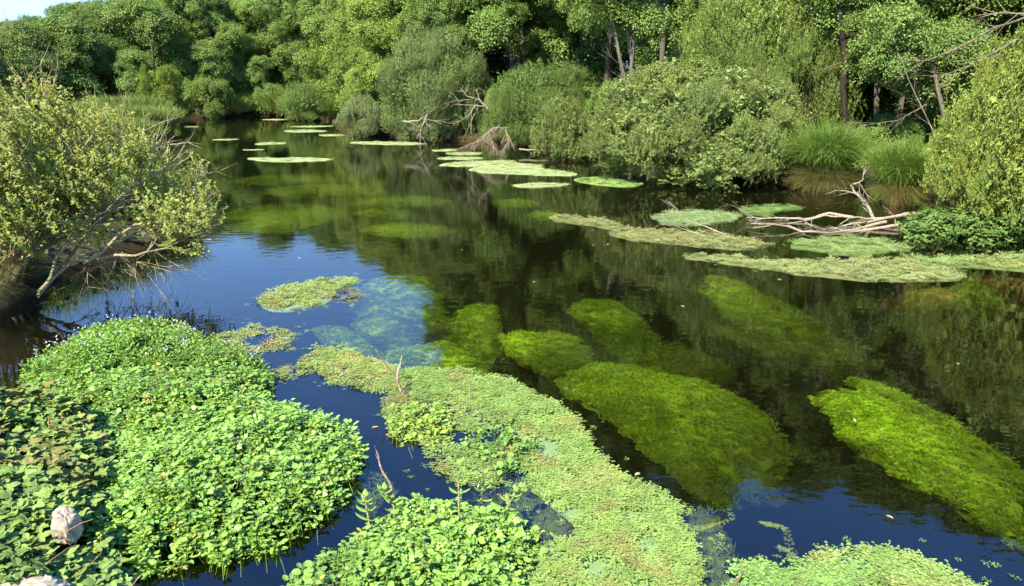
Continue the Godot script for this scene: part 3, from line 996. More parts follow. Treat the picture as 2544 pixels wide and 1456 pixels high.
func make_rafts() -> void:
	var pale := Color(0.34, 0.41, 0.17)
	var far := "pale duckweed raft drifting at the narrow end of the pond"
	var fg := "duckweed rafts at the narrow end"
	for px in [[[605, 391], [640, 389], [690, 392], [740, 388], [790, 390], [838, 397], [790, 404], [720, 407], [660, 405]],
			[[628, 358], [660, 352], [712, 353], [714, 358], [650, 362]],
			[[700, 324], [745, 320], [800, 323], [820, 327], [760, 331], [715, 330]],
			[[780, 336], [830, 332], [870, 336], [830, 340]],
			[[520, 347], [560, 344], [602, 346], [560, 350]],
			[[598, 372], [640, 370], [665, 372], [630, 375]],
			[[700, 315], [780, 311], [840, 313], [780, 318]], [[450, 316], [475, 313], [500, 315], [475, 318]], [[640, 297], [690, 295], [720, 297], [690, 300]],
			[[860, 352], [900, 350], [980, 350], [1045, 355], [1070, 360], [1000, 363], [900, 360]]]:
		raft("duckweed_raft", far, fg, thin(px, 0.62), pale, 90, 1.3, 0.12)
	var mid := "flat pale duckweed raft beside the twig tangle and willows"
	var mg := "duckweed rafts along the willows"
	for px in [[[1063, 374], [1110, 369], [1142, 373], [1100, 378]], [[1090, 381], [1160, 376], [1215, 383], [1150, 387]], [[1082, 393], [1130, 388], [1200, 391], [1196, 397], [1110, 398]],
			[[1265, 462], [1290, 456], [1350, 453], [1412, 455], [1420, 459], [1370, 466], [1290, 468]]]:
		raft("duckweed_raft", mid, mg, thin(px, 0.75), pale, 160, 1.1, 0.12)
	raft("duckweed_raft", "largest pale duckweed raft, lobed, beside the willow bushes", "", [[1080, 408], [1140, 402], [1210, 400], [1280, 398], [1272, 405], [1330, 408], [1350, 416], [1350, 421], [1430, 430], [1432, 438], [1340, 435], [1270, 432], [1200, 430], [1155, 422], [1195, 414], [1110, 413]], pale, 160, 1.2, 0.15)
	raft("duckweed_raft", "green duckweed raft under the overhanging broad willow", "", [[1418, 446], [1470, 439], [1520, 442], [1560, 450], [1610, 457], [1570, 465], [1500, 462], [1440, 453]], Color(0.22, 0.33, 0.09), 160, 1.5)
	raft("duckweed_raft", "round pale duckweed raft before the sedge tussocks", "", [[1614, 537], [1640, 526], [1720, 520], [1790, 522], [1835, 529], [1842, 540], [1780, 552], [1700, 557], [1640, 550]], Color(0.27, 0.38, 0.15), 420, 0.9, 0.12)
	raft("duckweed_raft", "green crescent of duckweed nearest the large tussock", "", [[1826, 518], [1870, 510], [1960, 508], [2000, 516], [1940, 520], [1900, 530], [1920, 538], [1860, 528]], Color(0.20, 0.33, 0.09), 420, 0.9, 0.12)
	raft("weed_raft", "ragged yellowish weed raft strung with dead twigs", "", [[1366, 537], [1420, 534], [1480, 541], [1530, 555], [1545, 566], [1620, 569], [1720, 574], [1800, 582], [1880, 596], [1910, 608], [1860, 619], [1760, 611], [1640, 597], [1560, 591], [1515, 579], [1540, 570], [1480, 557], [1400, 549]], Color(0.30, 0.32, 0.12), 600, 1.1, 0.14)
	raft("weed_raft", "green weed raft under the fallen dead branches", "", [[1950, 602], [2000, 590], [2100, 584], [2190, 590], [2245, 604], [2255, 613], [2190, 626], [2080, 626], [1990, 615]], Color(0.24, 0.35, 0.11), 600, 0.9, 0.2)
	raft("weed_raft", "long curved pale weed raft, its rounded end edged with straw", "", [[1680, 630], [1760, 631], [1860, 640], [1990, 649], [2070, 647], [2150, 639], [2230, 641], [2300, 654], [2365, 668], [2388, 681], [2350, 691], [2280, 695], [2200, 694], [2120, 689], [2060, 684], [1960, 671], [1850, 656], [1740, 641]], Color(0.31, 0.36, 0.13), 800, 1.0, 0.10)
	raft("weed_raft", "pale weed raft along the foot of the bramble mound", "", [[2230, 633], [2300, 639], [2400, 641], [2460, 634], [2560, 624], [2620, 640], [2600, 672], [2440, 661], [2330, 655]], Color(0.26, 0.35, 0.11), 800, 1.0, 0.12)
	raft("weed_raft", "oval lime-green weed raft alone in the blue water", "", [[642, 746], [660, 728], [710, 712], [780, 698], [840, 690], [885, 692], [880, 706], [835, 716], [822, 728], [826, 746], [790, 758], [720, 767], [662, 766]], Color(0.28, 0.36, 0.10), 1500, 1.0, 0.05)
	raft("drowned_scum", "sparse yellow-green weed patch beyond the cress bed", "", [[515, 842], [570, 825], [620, 808], [690, 814], [720, 823], [715, 838], [692, 852], [700, 868], [640, 874], [565, 864]], Color(0.26, 0.31, 0.09), 900, 1.0, 0.12, false, 0.0)
	raft("drowned_scum", "thin line of floating weed between the cress bed and raft", "", [[660, 930], [720, 915], [790, 895], [830, 890], [860, 905], [780, 920], [720, 940], [680, 955]], Color(0.26, 0.31, 0.09), 900, 1.0, 0.10, false, 0.0)
	raft("drowned_scum", "dark tangle of debris at the end of the oval raft", "", [[820, 725], [850, 715], [890, 725], [905, 742], [860, 756], [822, 750]], Color(0.18, 0.17, 0.09), 500, 1.0, 0.08, false, 0.0)
	raft("drowned_scum", "patchy floating weed around the two small cress clumps", "", [[940, 1000], [1000, 960], [1120, 975], [1290, 1020], [1360, 1090], [1350, 1150], [1300, 1210], [1200, 1200], [1100, 1180], [1060, 1120], [1000, 1080]], Color(0.22, 0.32, 0.08), 2200, 0.8, 0.15, false, 0.0)
	raft("drowned_scum", "broken yellow-green weed where the great raft thins out", "", [[740, 900], [790, 862], [850, 852], [905, 888], [960, 930], [1010, 955], [990, 985], [900, 968], [800, 935]], Color(0.25, 0.33, 0.09), 2000, 0.8, 0.15, false, 0.0)
	# the great raft in front
	raft("weed_raft", "great raft of tiny yellow-green leaves curving past the cress beds", "", [[800, 868], [850, 860], [900, 880], [960, 925], [1060, 915], [1180, 918], [1270, 950], [1335, 985], [1380, 1012], [1440, 1035], [1468, 1075], [1452, 1120], [1520, 1160], [1590, 1205], [1650, 1250], [1690, 1300], [1725, 1345], [1740, 1400], [1720, 1456], [1700, 1520],
		[1270, 1520], [1330, 1400], [1365, 1335], [1430, 1330], [1400, 1265], [1290, 1190], [1350, 1140], [1330, 1090], [1280, 1030], [1190, 1015], [1120, 985], [1010, 975], [900, 925], [820, 895]], Color(0.235, 0.345, 0.085), 4200, 0.75, 0.10)
	raft("weed_raft", "feathery mid-green weed raft alone beyond the great raft's tip", "", [[1800, 1520], [1835, 1440], [1850, 1398], [1890, 1402], [1935, 1432], [1985, 1400], [2080, 1373], [2150, 1364], [2220, 1374], [2300, 1408], [2380, 1440], [2450, 1480], [2480, 1530]], Color(0.20, 0.34, 0.085), 3600, 0.9, 0.07)

func make_cushions() -> void:
	var c := Color(0.205, 0.335, 0.009)
	var o := Color(0.195, 0.31, 0.009)
	cushion("pale drowned weed cushion beyond the oval raft, with a deep green end", "", [[870, 705], [900, 685], [960, 674], [1030, 668], [1062, 684], [1082, 720], [1098, 762], [1070, 800], [1010, 830], [940, 832], [890, 790]], 0.03, [1010, 830], 0.15, c, 420)
	cushion("pale drowned weed band trailing towards the forked stick", "", [[770, 806], [820, 800], [880, 818], [940, 850], [920, 875], [850, 850], [800, 832]], 0.03, [930, 870], 0.04, c, 500)
	cushion("faint drowned weed patch under the pale band's near end", "", [[880, 790], [930, 770], [1000, 782], [1060, 810], [1040, 835], [960, 840], [900, 822]], 0.05, [1050, 835], 0.1, c, 500)
	cushion("short drowned weed cushion between the oval raft and the mossy pair", "", [[1108, 768], [1140, 748], [1190, 743], [1232, 756], [1243, 790], [1238, 840], [1200, 890], [1150, 860], [1120, 805]], 0.03, [1200, 890], 0.25, c, 480)
	cushion("turquoise drowned weed cushion behind the forked stick", "", [[925, 885], [960, 856], [1040, 845], [1130, 837], [1162, 856], [1212, 915], [1245, 945], [1100, 935], [1000, 935], [940, 918]], 0.03, [1240, 945], 0.06, c, 600)
	cushion("bright mossy weed cushion with dark scars, breaking the surface", "", [[1238, 838], [1260, 820], [1330, 808], [1410, 802], [1452, 818], [1466, 840], [1462, 858], [1420, 872], [1375, 884], [1325, 876], [1270, 860]], 0.012, [1465, 868], 0.22, c, 700)
	cushion("tapering drowned weed cushion behind the mossy pair", "", [[1408, 752], [1430, 740], [1500, 734], [1542, 745], [1600, 785], [1645, 812], [1720, 860], [1800, 905], [1720, 912], [1590, 870], [1490, 812]], 0.05, [1800, 905], 0.40, c, 480)
	cushion("largest drowned weed cushion, broad and olive green, trailing away", "", [[1388, 940], [1412, 918], [1470, 893], [1550, 888], [1640, 910], [1760, 920], [1870, 954], [1940, 1000], [1970, 1065], [1910, 1128], [1800, 1142], [1690, 1105], [1600, 1052], [1520, 1000], [1440, 962]], 0.025, [1930, 1140], 0.34, c, 650)
	cushion("long straight drowned weed cushion below the curved pale raft", "", [[1742, 692], [1770, 672], [1830, 685], [1920, 720], [2020, 755], [2130, 795], [2180, 830], [2100, 848], [2000, 822], [1900, 793], [1800, 752], [1750, 717]], 0.035, [2160, 840], 0.32, o, 420)
	cushion("bright long weed cushion, front one of the pair running off to the bank", "", [[2027, 985], [2050, 963], [2110, 950], [2180, 965], [2300, 1025], [2430, 1090], [2580, 1165], [2620, 1270], [2500, 1250], [2330, 1165], [2200, 1112], [2090, 1050]], 0.02, [2600, 1260], 0.2, Color(0.245, 0.40, 0.012), 650)
	cushion("long weed cushion lying close behind the bright front one", "", [[2105, 942], [2120, 932], [2160, 932], [2290, 985], [2430, 1055], [2600, 1130], [2620, 1170], [2430, 1085], [2300, 1025], [2180, 965]], 0.05, [2610, 1160], 0.2, c, 500)
	cushion("yellow-brown drowned weed tongue beside the curved pale raft", "", [[2180, 706], [2250, 697], [2330, 704], [2405, 731], [2330, 740], [2250, 727]], 0.04, [2180, 710], 0.3, Color(0.30, 0.25, 0.03), 500)
	cushion("green drowned weed tongue curling by the brown bank weed", "", [[2325, 691], [2400, 681], [2462, 694], [2505, 716], [2440, 732], [2370, 716]], 0.05, [2500, 730], 0.3, c, 500)
	cushion("rusty brown drowned weed along the bank by the bramble", "", [[2400, 672], [2500, 672], [2640, 690], [2700, 760], [2580, 740], [2480, 700]], 0.10, [2640, 750], 0.3, Color(0.20, 0.10, 0.02), 300)
	var far := "dim drowned weed cushion out in the dark middle of the pond"
	for px in [[[868, 493], [920, 482], [1010, 476], [1090, 486], [1115, 496], [1060, 507], [960, 506], [890, 503]], [[1210, 491], [1250, 484], [1310, 487], [1345, 501], [1300, 512], [1240, 504]],
			[[870, 520], [930, 508], [1010, 512], [1060, 525], [980, 535], [900, 532]], [[1290, 525], [1340, 517], [1400, 522], [1430, 535], [1350, 540]],
			[[640, 470], [720, 455], [860, 448], [950, 458], [930, 474], [800, 482], [690, 485]], [[540, 520], [640, 497], [800, 495], [860, 520], [780, 560], [640, 575], [550, 560]], [[560, 450], [620, 430], [760, 425], [860, 436], [760, 448], [640, 458]], [[900, 560], [980, 545], [1100, 548], [1140, 565], [1040, 585], [930, 580]],
			[[1780, 800], [1820, 785], [1920, 800], [2010, 850], [1960, 880], [1850, 850]], [[1560, 860], [1640, 830], [1760, 860], [1850, 910], [1760, 930], [1640, 900]]]:
		cushion(far, "dim cushions in the dark water", px, 0.09 if px[0][1] < 600 else 0.30, px[2], 0.08, o, 110 if px[0][1] < 600 else 260, 1.5)
	for px in [[[940, 1010], [990, 980], [1050, 985], [1060, 1010], [990, 1020]], [[1230, 1190], [1300, 1190], [1410, 1265], [1420, 1320], [1340, 1330], [1250, 1250]], [[1700, 1250], [1770, 1310], [1810, 1400], [1780, 1500], [1710, 1480], [1690, 1330]],
			[[880, 1160], [920, 1150], [960, 1200], [930, 1260], [860, 1260], [850, 1210]]]:
		cushion("dark feathery weed hanging in the water beside the great raft", "feathery weed beside the great raft", px, 0.10, px[0], 0.0, Color(0.12, 0.17, 0.03), 420, 1.3)

# ---------------------------------------------------------------- cress beds
func cress(label: String, px: Array, height: float, col: Color, per_m2: float, pointed_from := 1e9, pale := 0.0) -> Node3D:
	var poly := outline(px, 0.05, 0.05)
	var mid := box_of(poly).get_center()
	var t := thing("cress_bed", label, "watercress", Vector3(mid.x, 0, mid.y))
	var where := []
	var tint := []
	var pw := []
	var pt := []
	var fw := []
	var ft := []
	var tops := []
	for p in points_in(poly, per_m2, 30000):
		var e := edge_distance(p, poly)
		var y := height * sqrt(clampf(e / 0.45, 0.03, 1.0)) * (0.82 + 0.35 * noise.get_noise_2d(p.x * 50.0, p.y * 50.0)) + rr(-0.045, 0.02)
		var q := Vector3(p.x - mid.x, maxf(0.015, y), p.y - mid.y)
		var c := col * (1.0 + 0.22 * noise.get_noise_2d(p.x * 30.0 + 7.0, p.y * 30.0))
		if -p.y > pointed_from + noise.get_noise_2d(p.x * 40.0, 3.0) * 0.5 and rr(0, 1) < 0.5:
			pw.append(facing(q + Vector3.UP * rr(0.01, 0.07), Vector3.UP + rdir() * 0.3, rr(0, TAU), rr(0.8, 1.25)))
			pt.append(shade(c * 0.95, 0.15))
			if rr(0, 1) < 0.10:
				for f in 3:
					fw.append(facing(q + Vector3(rr(-0.03, 0.03), rr(0.08, 0.13), rr(-0.03, 0.03)), Vector3.UP + rdir() * 0.5, rr(0, TAU), rr(0.9, 1.4)))
					ft.append(Color(0.62, 0.58, 0.75))
		else:
			where.append(facing(q, Vector3.UP + rdir() * 0.35, rr(0, TAU), rr(0.45, 1.08)))
			tint.append(shade(c if rr(0, 1) > 0.05 else Color(0.36, 0.36, 0.08), 0.22))
			tops.append([q, c, p.y])
	many("leaves", L["cress%d" % (rng.randi() % 4)], M.gloss, t, where, tint)
	if pw.size():
		many("pointed_leaves", L.pointed0, M.leaf, t, pw, pt)
	if fw.size():
		many("blossoms", L.flower, M.matt, t, fw, ft, true)
	tops.sort_custom(func(a, b): return a[2] > b[2])
	for i in mini(290, tops.size()):
		var s: Array = tops[(i * 3) % tops.size()]
		loose_leaf(t, s[0] + Vector3(rr(-0.03, 0.03), rr(0.0, 0.025), rr(-0.03, 0.03)), rr(0.034, 0.054), s[1], L.one_round, 0.5)
	return t

func make_cress() -> void:
	var c := Color(0.21, 0.365, 0.06)
	cress("large bed of round-leaved watercress reaching from the bank into the water", [[58, 930], [100, 885], [170, 862], [205, 835], [300, 818], [370, 822], [460, 812], [490, 840], [560, 860], [620, 895], [660, 915], [682, 960], [672, 990], [760, 1020], [830, 1037], [878, 1065], [902, 1105], [892, 1145], [862, 1205], [842, 1245], [785, 1295], [705, 1335], [640, 1358], [560, 1388], [480, 1392], [400, 1408], [345, 1425], [300, 1420],
		[235, 1390], [205, 1290], [190, 1190], [232, 1110], [225, 1030], [60, 965]], 0.26, c, 620, 6.1)
	cress("watercress bed in front of the upright stems, by the great raft", [[640, 1520], [690, 1456], [760, 1397], [850, 1337], [920, 1295], [970, 1258], [1060, 1243], [1180, 1248], [1260, 1268], [1330, 1297], [1362, 1318], [1335, 1355], [1315, 1405], [1290, 1456], [1270, 1520]], 0.20, c, 620)
	cress("small yellow-green watercress clump at the edge of the great raft", [[958, 1042], [978, 1004], [1060, 988], [1112, 1003], [1118, 1042], [1138, 1082], [1060, 1100], [1000, 1085]], 0.14, Color(0.25, 0.36, 0.055), 300)
	cress("small dark green watercress clump lying on the great raft", [[1130, 1090], [1200, 1036], [1262, 1022], [1280, 1062], [1325, 1082], [1345, 1112], [1305, 1175], [1220, 1155], [1165, 1120]], 0.10, Color(0.15, 0.29, 0.05), 260)
	# upright leafy stems between the beds
	for s in [[[1140, 1290], [1138, 1120]], [[1195, 1250], [1200, 1160]], [[1000, 1275], [950, 1200]], [[920, 1300], [905, 1215]], [[1240, 1270], [1290, 1195]]]:
		var foot := gp(s[0][0], s[0][1], 0.05)
		var head := gz(s[1][0], lerpf(s[0][1], s[1][1], 0.8), foot.z - 0.05)
		var t := thing("upright_stem", "upright leafy stem with pointed leaves rising behind the watercress", "plant", Vector3(foot.x, 0, foot.z), "upright stems behind the watercress")
		var d := head - Vector3(foot.x, 0, foot.z)
		var m := MB.new()
		var pts := [Vector3(0, -0.05, 0), d * 0.35 + rdir() * 0.01, d * 0.7, d]
		tube(m, pts, [0.007, 0.006, 0.005, 0.003], 5, Color(0.30, 0.24, 0.12), 0.1)
		part("stem", m.mesh(), M.wood, t)
		for i in 9:
			for sd in [0.0, PI]:
				var f := 0.3 + 0.72 * pow(i / 8.0, 0.75) + rr(-0.02, 0.02)
				var a: float = i * 1.57 + sd + rr(-0.5, 0.5)
				var out := Vector3(cos(a), rr(0.0, 0.4) + f * 0.5, sin(a)).normalized()
				var o := part("leaf", L.one_oval, tinted(shade(Color(0.19, 0.30, 0.07), 0.12)), t)
				var z := out
				var x := side_of(z, Vector3.UP)
				var y := z.cross(x).normalized()
				o.transform = Transform3D(Basis(x * rr(0.05, 0.065), y * 0.08, z * lerpf(0.115, 0.05, f) * rr(0.8, 1.15)), d * f)

# ---------------------------------------------------------------- dead wood, sticks, stones, brambles
func dead_branch(called: String, label: String, group: String, paths: Array, rad: float, twigs: int, twig_len: float, col: Color, drop := 0.0, depth := 1) -> void:
	var base: Vector3 = paths[0][0]
	var t := thing(called, label, "dead branch", base, group)
	for path in paths:
		var m := MB.new()
		var fine := []
		for i in path.size() - 1:
			for k in 3:
				fine.append((path[i] as Vector3).lerp(path[i + 1], k / 3.0) - base + rdir() * rad * 0.5)
		fine.append(path[-1] - base)
		tube(m, fine, taper(fine.size(), rad, rad * 0.3), 7, col, 0.18)
		part("limb", m.mesh(), M.bark, t)
		var tm := MB.new()
		var tips := []
		for k in twigs:
			var j := 1 + rng.randi() % (fine.size() - 1)
			var d: Vector3 = (fine[j] - fine[j - 1]).normalized()
			grow(tm, fine[j], (d + rdir() * 0.8 + Vector3.DOWN * drop).normalized(), twig_len * rr(0.5, 1.1), rad * 0.32, depth, 3, 0.8, -0.02, tips, col)
		if twigs:
			part("twigs", tm.mesh(), M.bark, t).set_meta("kind", "stuff")

func path_px(px: Array) -> Array:      # [x, y, depth z]
	return px.map(func(p): return gz(p[0], p[1], p[2]))

func make_dead_wood() -> void:
	var pale := Color(0.52, 0.46, 0.36)
	dead_branch("fallen_branch", "bleached fallen branch with many limbs lying over the weed rafts", "", [
		path_px([[2335, 530, -13.6], [2250, 533, -13.6], [2170, 545, -13.6], [2110, 540, -13.5], [2050, 535, -13.5], [1960, 555, -13.3]]),
		path_px([[2250, 535, -13.6], [2180, 545, -13.5], [2100, 560, -13.3], [2040, 575, -13.2]]),
		path_px([[2240, 560, -13.0], [2150, 572, -12.9], [2090, 580, -12.8], [2020, 590, -12.6]]),
		path_px([[2200, 552, -13.2], [2120, 570, -12.9], [2060, 578, -12.8], [1990, 575, -12.8], [1950, 560, -12.9], [1865, 555, -12.9]]),
		path_px([[2172, 546, -13.6], [2150, 505, -13.7], [2125, 478, -13.8], [2112, 462, -13.8], [2142, 448, -13.8]]),
		path_px([[2120, 540, -13.6], [2060, 530, -13.7], [2000, 545, -13.7], [1940, 540, -13.8], [1880, 545, -13.8]])], 0.032, 5, 0.4, pale, 0.05)
	dead_branch("bare_twig", "thin bare branch half sunk in the yellowish raft", "bare twigs in the yellowish raft", [path_px([[1840, 612, -12.1], [1760, 590, -12.3], [1680, 562, -12.6]])], 0.014, 5, 0.4, pale)
	dead_branch("bare_twig", "thin bare branch half sunk in the yellowish raft", "bare twigs in the yellowish raft", [path_px([[1820, 590, -12.5], [1750, 562, -12.9], [1700, 545, -13.1]])], 0.014, 5, 0.4, pale)
	dead_branch("dead_limb", "grey dead limb curving up in front of the rounded pale willow", "", [path_px([[1000, 303, -29.2], [1040, 300, -29.2], [1062, 285, -29.2], [1072, 264, -29.2]]), path_px([[1062, 285, -29.2], [1050, 310, -29.1], [1035, 345, -29.0]])], 0.05, 5, 0.8, Color(0.40, 0.36, 0.28))
	dead_branch("dead_limb", "forked dead limb poking out between the two willows", "", [path_px([[1210, 270, -27.0], [1190, 247, -27.0], [1160, 240, -27.0]]), path_px([[1205, 265, -27.0], [1180, 262, -26.8], [1165, 285, -26.7]])], 0.045, 5, 0.8, Color(0.42, 0.37, 0.28))
	dead_branch("twig_tangle", "pale tangled mass of dead twigs hanging to the water", "", [path_px([[1262, 318, -25.2], [1225, 318, -25.1], [1195, 340, -25.0], [1180, 355, -24.9]]), path_px([[1240, 312, -25.2], [1215, 330, -25.0], [1225, 360, -24.8]]), path_px([[1255, 322, -25.2], [1265, 345, -25.0], [1250, 370, -24.8]]), path_px([[1225, 318, -25.1], [1190, 350, -24.8], [1150, 365, -24.7]])], 0.016, 26, 0.42, Color(0.46, 0.40, 0.31), 0.7)
	dead_branch("low_dead_stick", "straight pale stick lying at the willow's waterline", "", [path_px([[1290, 371, -25.4], [1350, 374, -25.2], [1410, 385, -24.6]])], 0.03, 2, 0.4, pale)
	dead_branch("hanging_dead_branch", "pale dead branch reaching out of the wood above the sallow", "", [path_px([[2600, 30, -12.5], [2540, 36, -12.6], [2500, 30, -12.7], [2440, 42, -12.9]]), path_px([[2560, 40, -12.5], [2470, 70, -13.0], [2380, 120, -13.4], [2300, 150, -13.6]]), path_px([[2540, 90, -12.8], [2440, 150, -13.2], [2340, 190, -13.5]])], 0.02, 7, 0.55, Color(0.36, 0.31, 0.23))
	dead_branch("bare_undergrowth", "grey bare twigs in the dark gap behind the tussocks", "", [path_px([[2330, 350, -15.5], [2270, 230, -16.0], [2230, 130, -16.4]]), path_px([[2300, 260, -16.5], [2230, 300, -16.4], [2150, 310, -16.2]])], 0.014, 9, 0.6, Color(0.30, 0.27, 0.20))
	for s in [[1560, 235, 1508, -20, -21.5, 0.055], [1585, 240, 1545, -40, -22.0, 0.06], [1570, 230, 1580, -20, -21.8, 0.05], [1110, 130, 1090, -30, -33.0, 0.07], [1115, 130, 1075, 20, -33.2, 0.06], [2100, 310, 2085, -40, -20.2, 0.08], [2345, 290, 2300, 120, -18.0, 0.06], [2390, 310, 2380, 150, -18.4, 0.07], [650, 230, 640, 120, -50.5, 0.08], [665, 225, 672, 110, -50.8, 0.08], [735, 230, 725, 130, -50.2, 0.07]]:
		var a := gz(s[0], s[1], s[4])
		var b := gz(s[2], s[3], s[4])
		var foot := a + (a - b) * ((a.y + 0.2) / maxf(0.5, b.y - a.y))
		var on_far: bool = s[4] < -45
		var t := thing("slim_tree", "slim tree with a bare trunk behind the far grassy bank" if on_far else "slim tree with a bare grey trunk in the wood behind the willows", "tree", foot, "slim trees on the far bank" if on_far else "slim bare-trunked trees")
		var m := MB.new()
		var d := b - foot
		var pts := []
		for i in 9:
			pts.append(d * (i / 8.0) + rdir() * 0.05 * (0.0 if i == 0 else 1.0))
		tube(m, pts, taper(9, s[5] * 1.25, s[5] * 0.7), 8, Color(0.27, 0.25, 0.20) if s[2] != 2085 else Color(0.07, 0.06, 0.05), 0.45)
		part("trunk", m.mesh(), M.bark, t)
		var tm := MB.new()
		var tips := []
		for k in 5:
			grow(tm, pts[4 + rng.randi() % 5], rdir() + Vector3.UP * 0.4, 0.7, 0.014, 1, 2, 0.6, 0.03, tips, Color(0.26, 0.23, 0.18))
		part("twigs", tm.mesh(), M.bark, t).set_meta("kind", "stuff")
		var lobes := []
		for k in 7:
			lobes.append([d * rr(0.75, 1.15) + Vector3(rr(-0.9, 0.9), 0, rr(-0.9, 0.5)), Vector3(0.6, 0.45, 0.6)])
		crown(t, "alder_small", M.leaf, lobes, Color(0.205, 0.315, 0.072), 0.15)
	# sticks standing in the near water
	var stick := Color(0.58, 0.44, 0.34)
	var f1 := gp(1005, 978)
	dead_branch("forked_stick", "pale forked stick standing in the weed raft", "", [[f1 + Vector3(0, -0.1, 0), gz(985, 945, f1.z), gz(932, 868, f1.z + 0.1)], [gz(984, 942, f1.z), gz(998, 882, f1.z - 0.1)]], 0.013, 0, 0.1, stick)
	var f2 := gp(1167, 1000)
	dead_branch("thin_stick", "short thin upright stick in the great raft", "", [[f2 + Vector3(0, -0.1, 0), gz(1166, 940, f2.z)]], 0.007, 0, 0.1, stick)
	var f3 := gp(985, 1275)
	dead_branch("crooked_stick", "crooked pale stick rising behind the watercress bed", "", [[f3 + Vector3(0, -0.1, 0), gz(970, 1200, f3.z), gz(945, 1160, f3.z), gz(934, 1118, f3.z)]], 0.011, 2, 0.06, stick, 0.0, 0)
	dead_branch("floating_stick", "short pale stick floating by the upright stems", "", [[gp(1218, 1225, 0.02), gp(1255, 1232, 0.02)]], 0.009, 0, 0.1, stick)
	dead_branch("raft_stick", "brown stick poking from the tip of the feathery raft", "", [[gp(1818, 1456, 0.0), gp(1845, 1418, 0.03)]], 0.012, 0, 0.1, Color(0.35, 0.25, 0.15))
	# straws on the sunken patches
	for s in [[675, 850], [795, 880], [1000, 985]]:
		var m := MB.new()
		var at := gp(s[0], s[1])
		var t := thing("straw_tuft", "small tuft of dead straw caught on floating weed", "straw", at, "straw tufts on the weed")
		for i in 22:
			var d := rdir()
			d.y = absf(d.y) * 0.7
			var q := wander(Vector3(rr(-0.06, 0.06), 0.0, rr(-0.06, 0.06)), d, rr(0.03, 0.11), 2, 0.3)
			tube(m, q, taper(3, 0.003, 0.0015), 3, Color(0.36, 0.26, 0.12), 0.3)
		part("stalks", m.mesh(), M.wood, t).set_meta("kind", "stuff")
	for s in [[1470, 608], [1513, 606], [1940, 695], [2120, 1040], [1590, 1175], [1150, 620], [740, 640], [2380, 905], [2200, 1280], [1690, 760], [1330, 700], [940, 1060]]:
		var t := thing("fallen_leaf", "single pale fallen leaf adrift on the dark water", "leaf", gp(s[0], s[1], 0.006), "fallen leaves adrift")
		loose_leaf(t, Vector3.ZERO, rr(0.035, 0.055), Color(0.42, 0.34, 0.14), L.one_oval, 0.1, "blade")
	# strands of weed trailing on the open water
	for s in [[[1700, 1318], [1745, 1312], [1790, 1302], [1818, 1290], [1812, 1262]], [[1892, 1300], [1920, 1305], [1950, 1312], [1962, 1350], [1975, 1390]], [[1930, 1360], [1962, 1372], [1970, 1400]]]:
		var t := thing("weed_strand", "slender weed strand trailing on the open blue water", "water weed", gp(s[0][0], s[0][1]), "weed strands on the open water")
		var where := []
		var tint := []
		for i in s.size() - 1:
			for k in 26:
				var p := gp(lerpf(s[i][0], s[i + 1][0], k / 26.0), lerpf(s[i][1], s[i + 1][1], k / 26.0)) - t.position
				where.append(facing(p + Vector3(rr(-0.02, 0.02), rr(-0.002, 0.006), rr(-0.02, 0.02)), Vector3.UP, rr(0, TAU), rr(0.08, 0.22) * (1.0 if i < 2 else 0.6)))
				tint.append(shade(Color(0.22, 0.30, 0.09), 0.2))
		many("leaves", L.rosette0, M.weed, t, where, tint)

func rock(label: String, at: Vector3, size: Vector3, sd: int) -> void:
	var t := thing("rock", label, "rock", at)
	var f := FastNoiseLite.new()
	f.seed = sd
	f.frequency = 0.9
	f.fractal_octaves = 4
	var m := MB.new()
	var rows := 22
	var cols := 34
	var pos := []
	for i in rows + 1:
		var line := []
		for j in cols:
			var a := PI * i / rows
			var b := TAU * j / cols
			var d := Vector3(sin(a) * cos(b), cos(a), sin(a) * sin(b))
			var q := Vector3(signf(d.x) * pow(absf(d.x), 0.8), signf(d.y) * pow(absf(d.y), 0.8), signf(d.z) * pow(absf(d.z), 0.8))
			line.append(q * size * (1.0 + 0.32 * f.get_noise_3d(d.x * 1.3, d.y * 1.3, d.z * 1.3) + 0.05 * f.get_noise_3d(d.x * 7.0, d.y * 7.0, d.z * 7.0)))
		pos.append(line)
	for i in rows:
		for j in cols:
			var k := (j + 1) % cols
			m.tri(pos[i][j], pos[i][k], pos[i + 1][j], Color(1, 1, 1))
			m.tri(pos[i][k], pos[i + 1][k], pos[i + 1][j], Color(1, 1, 1))
	part("stone", m.mesh(), M.stone, t)

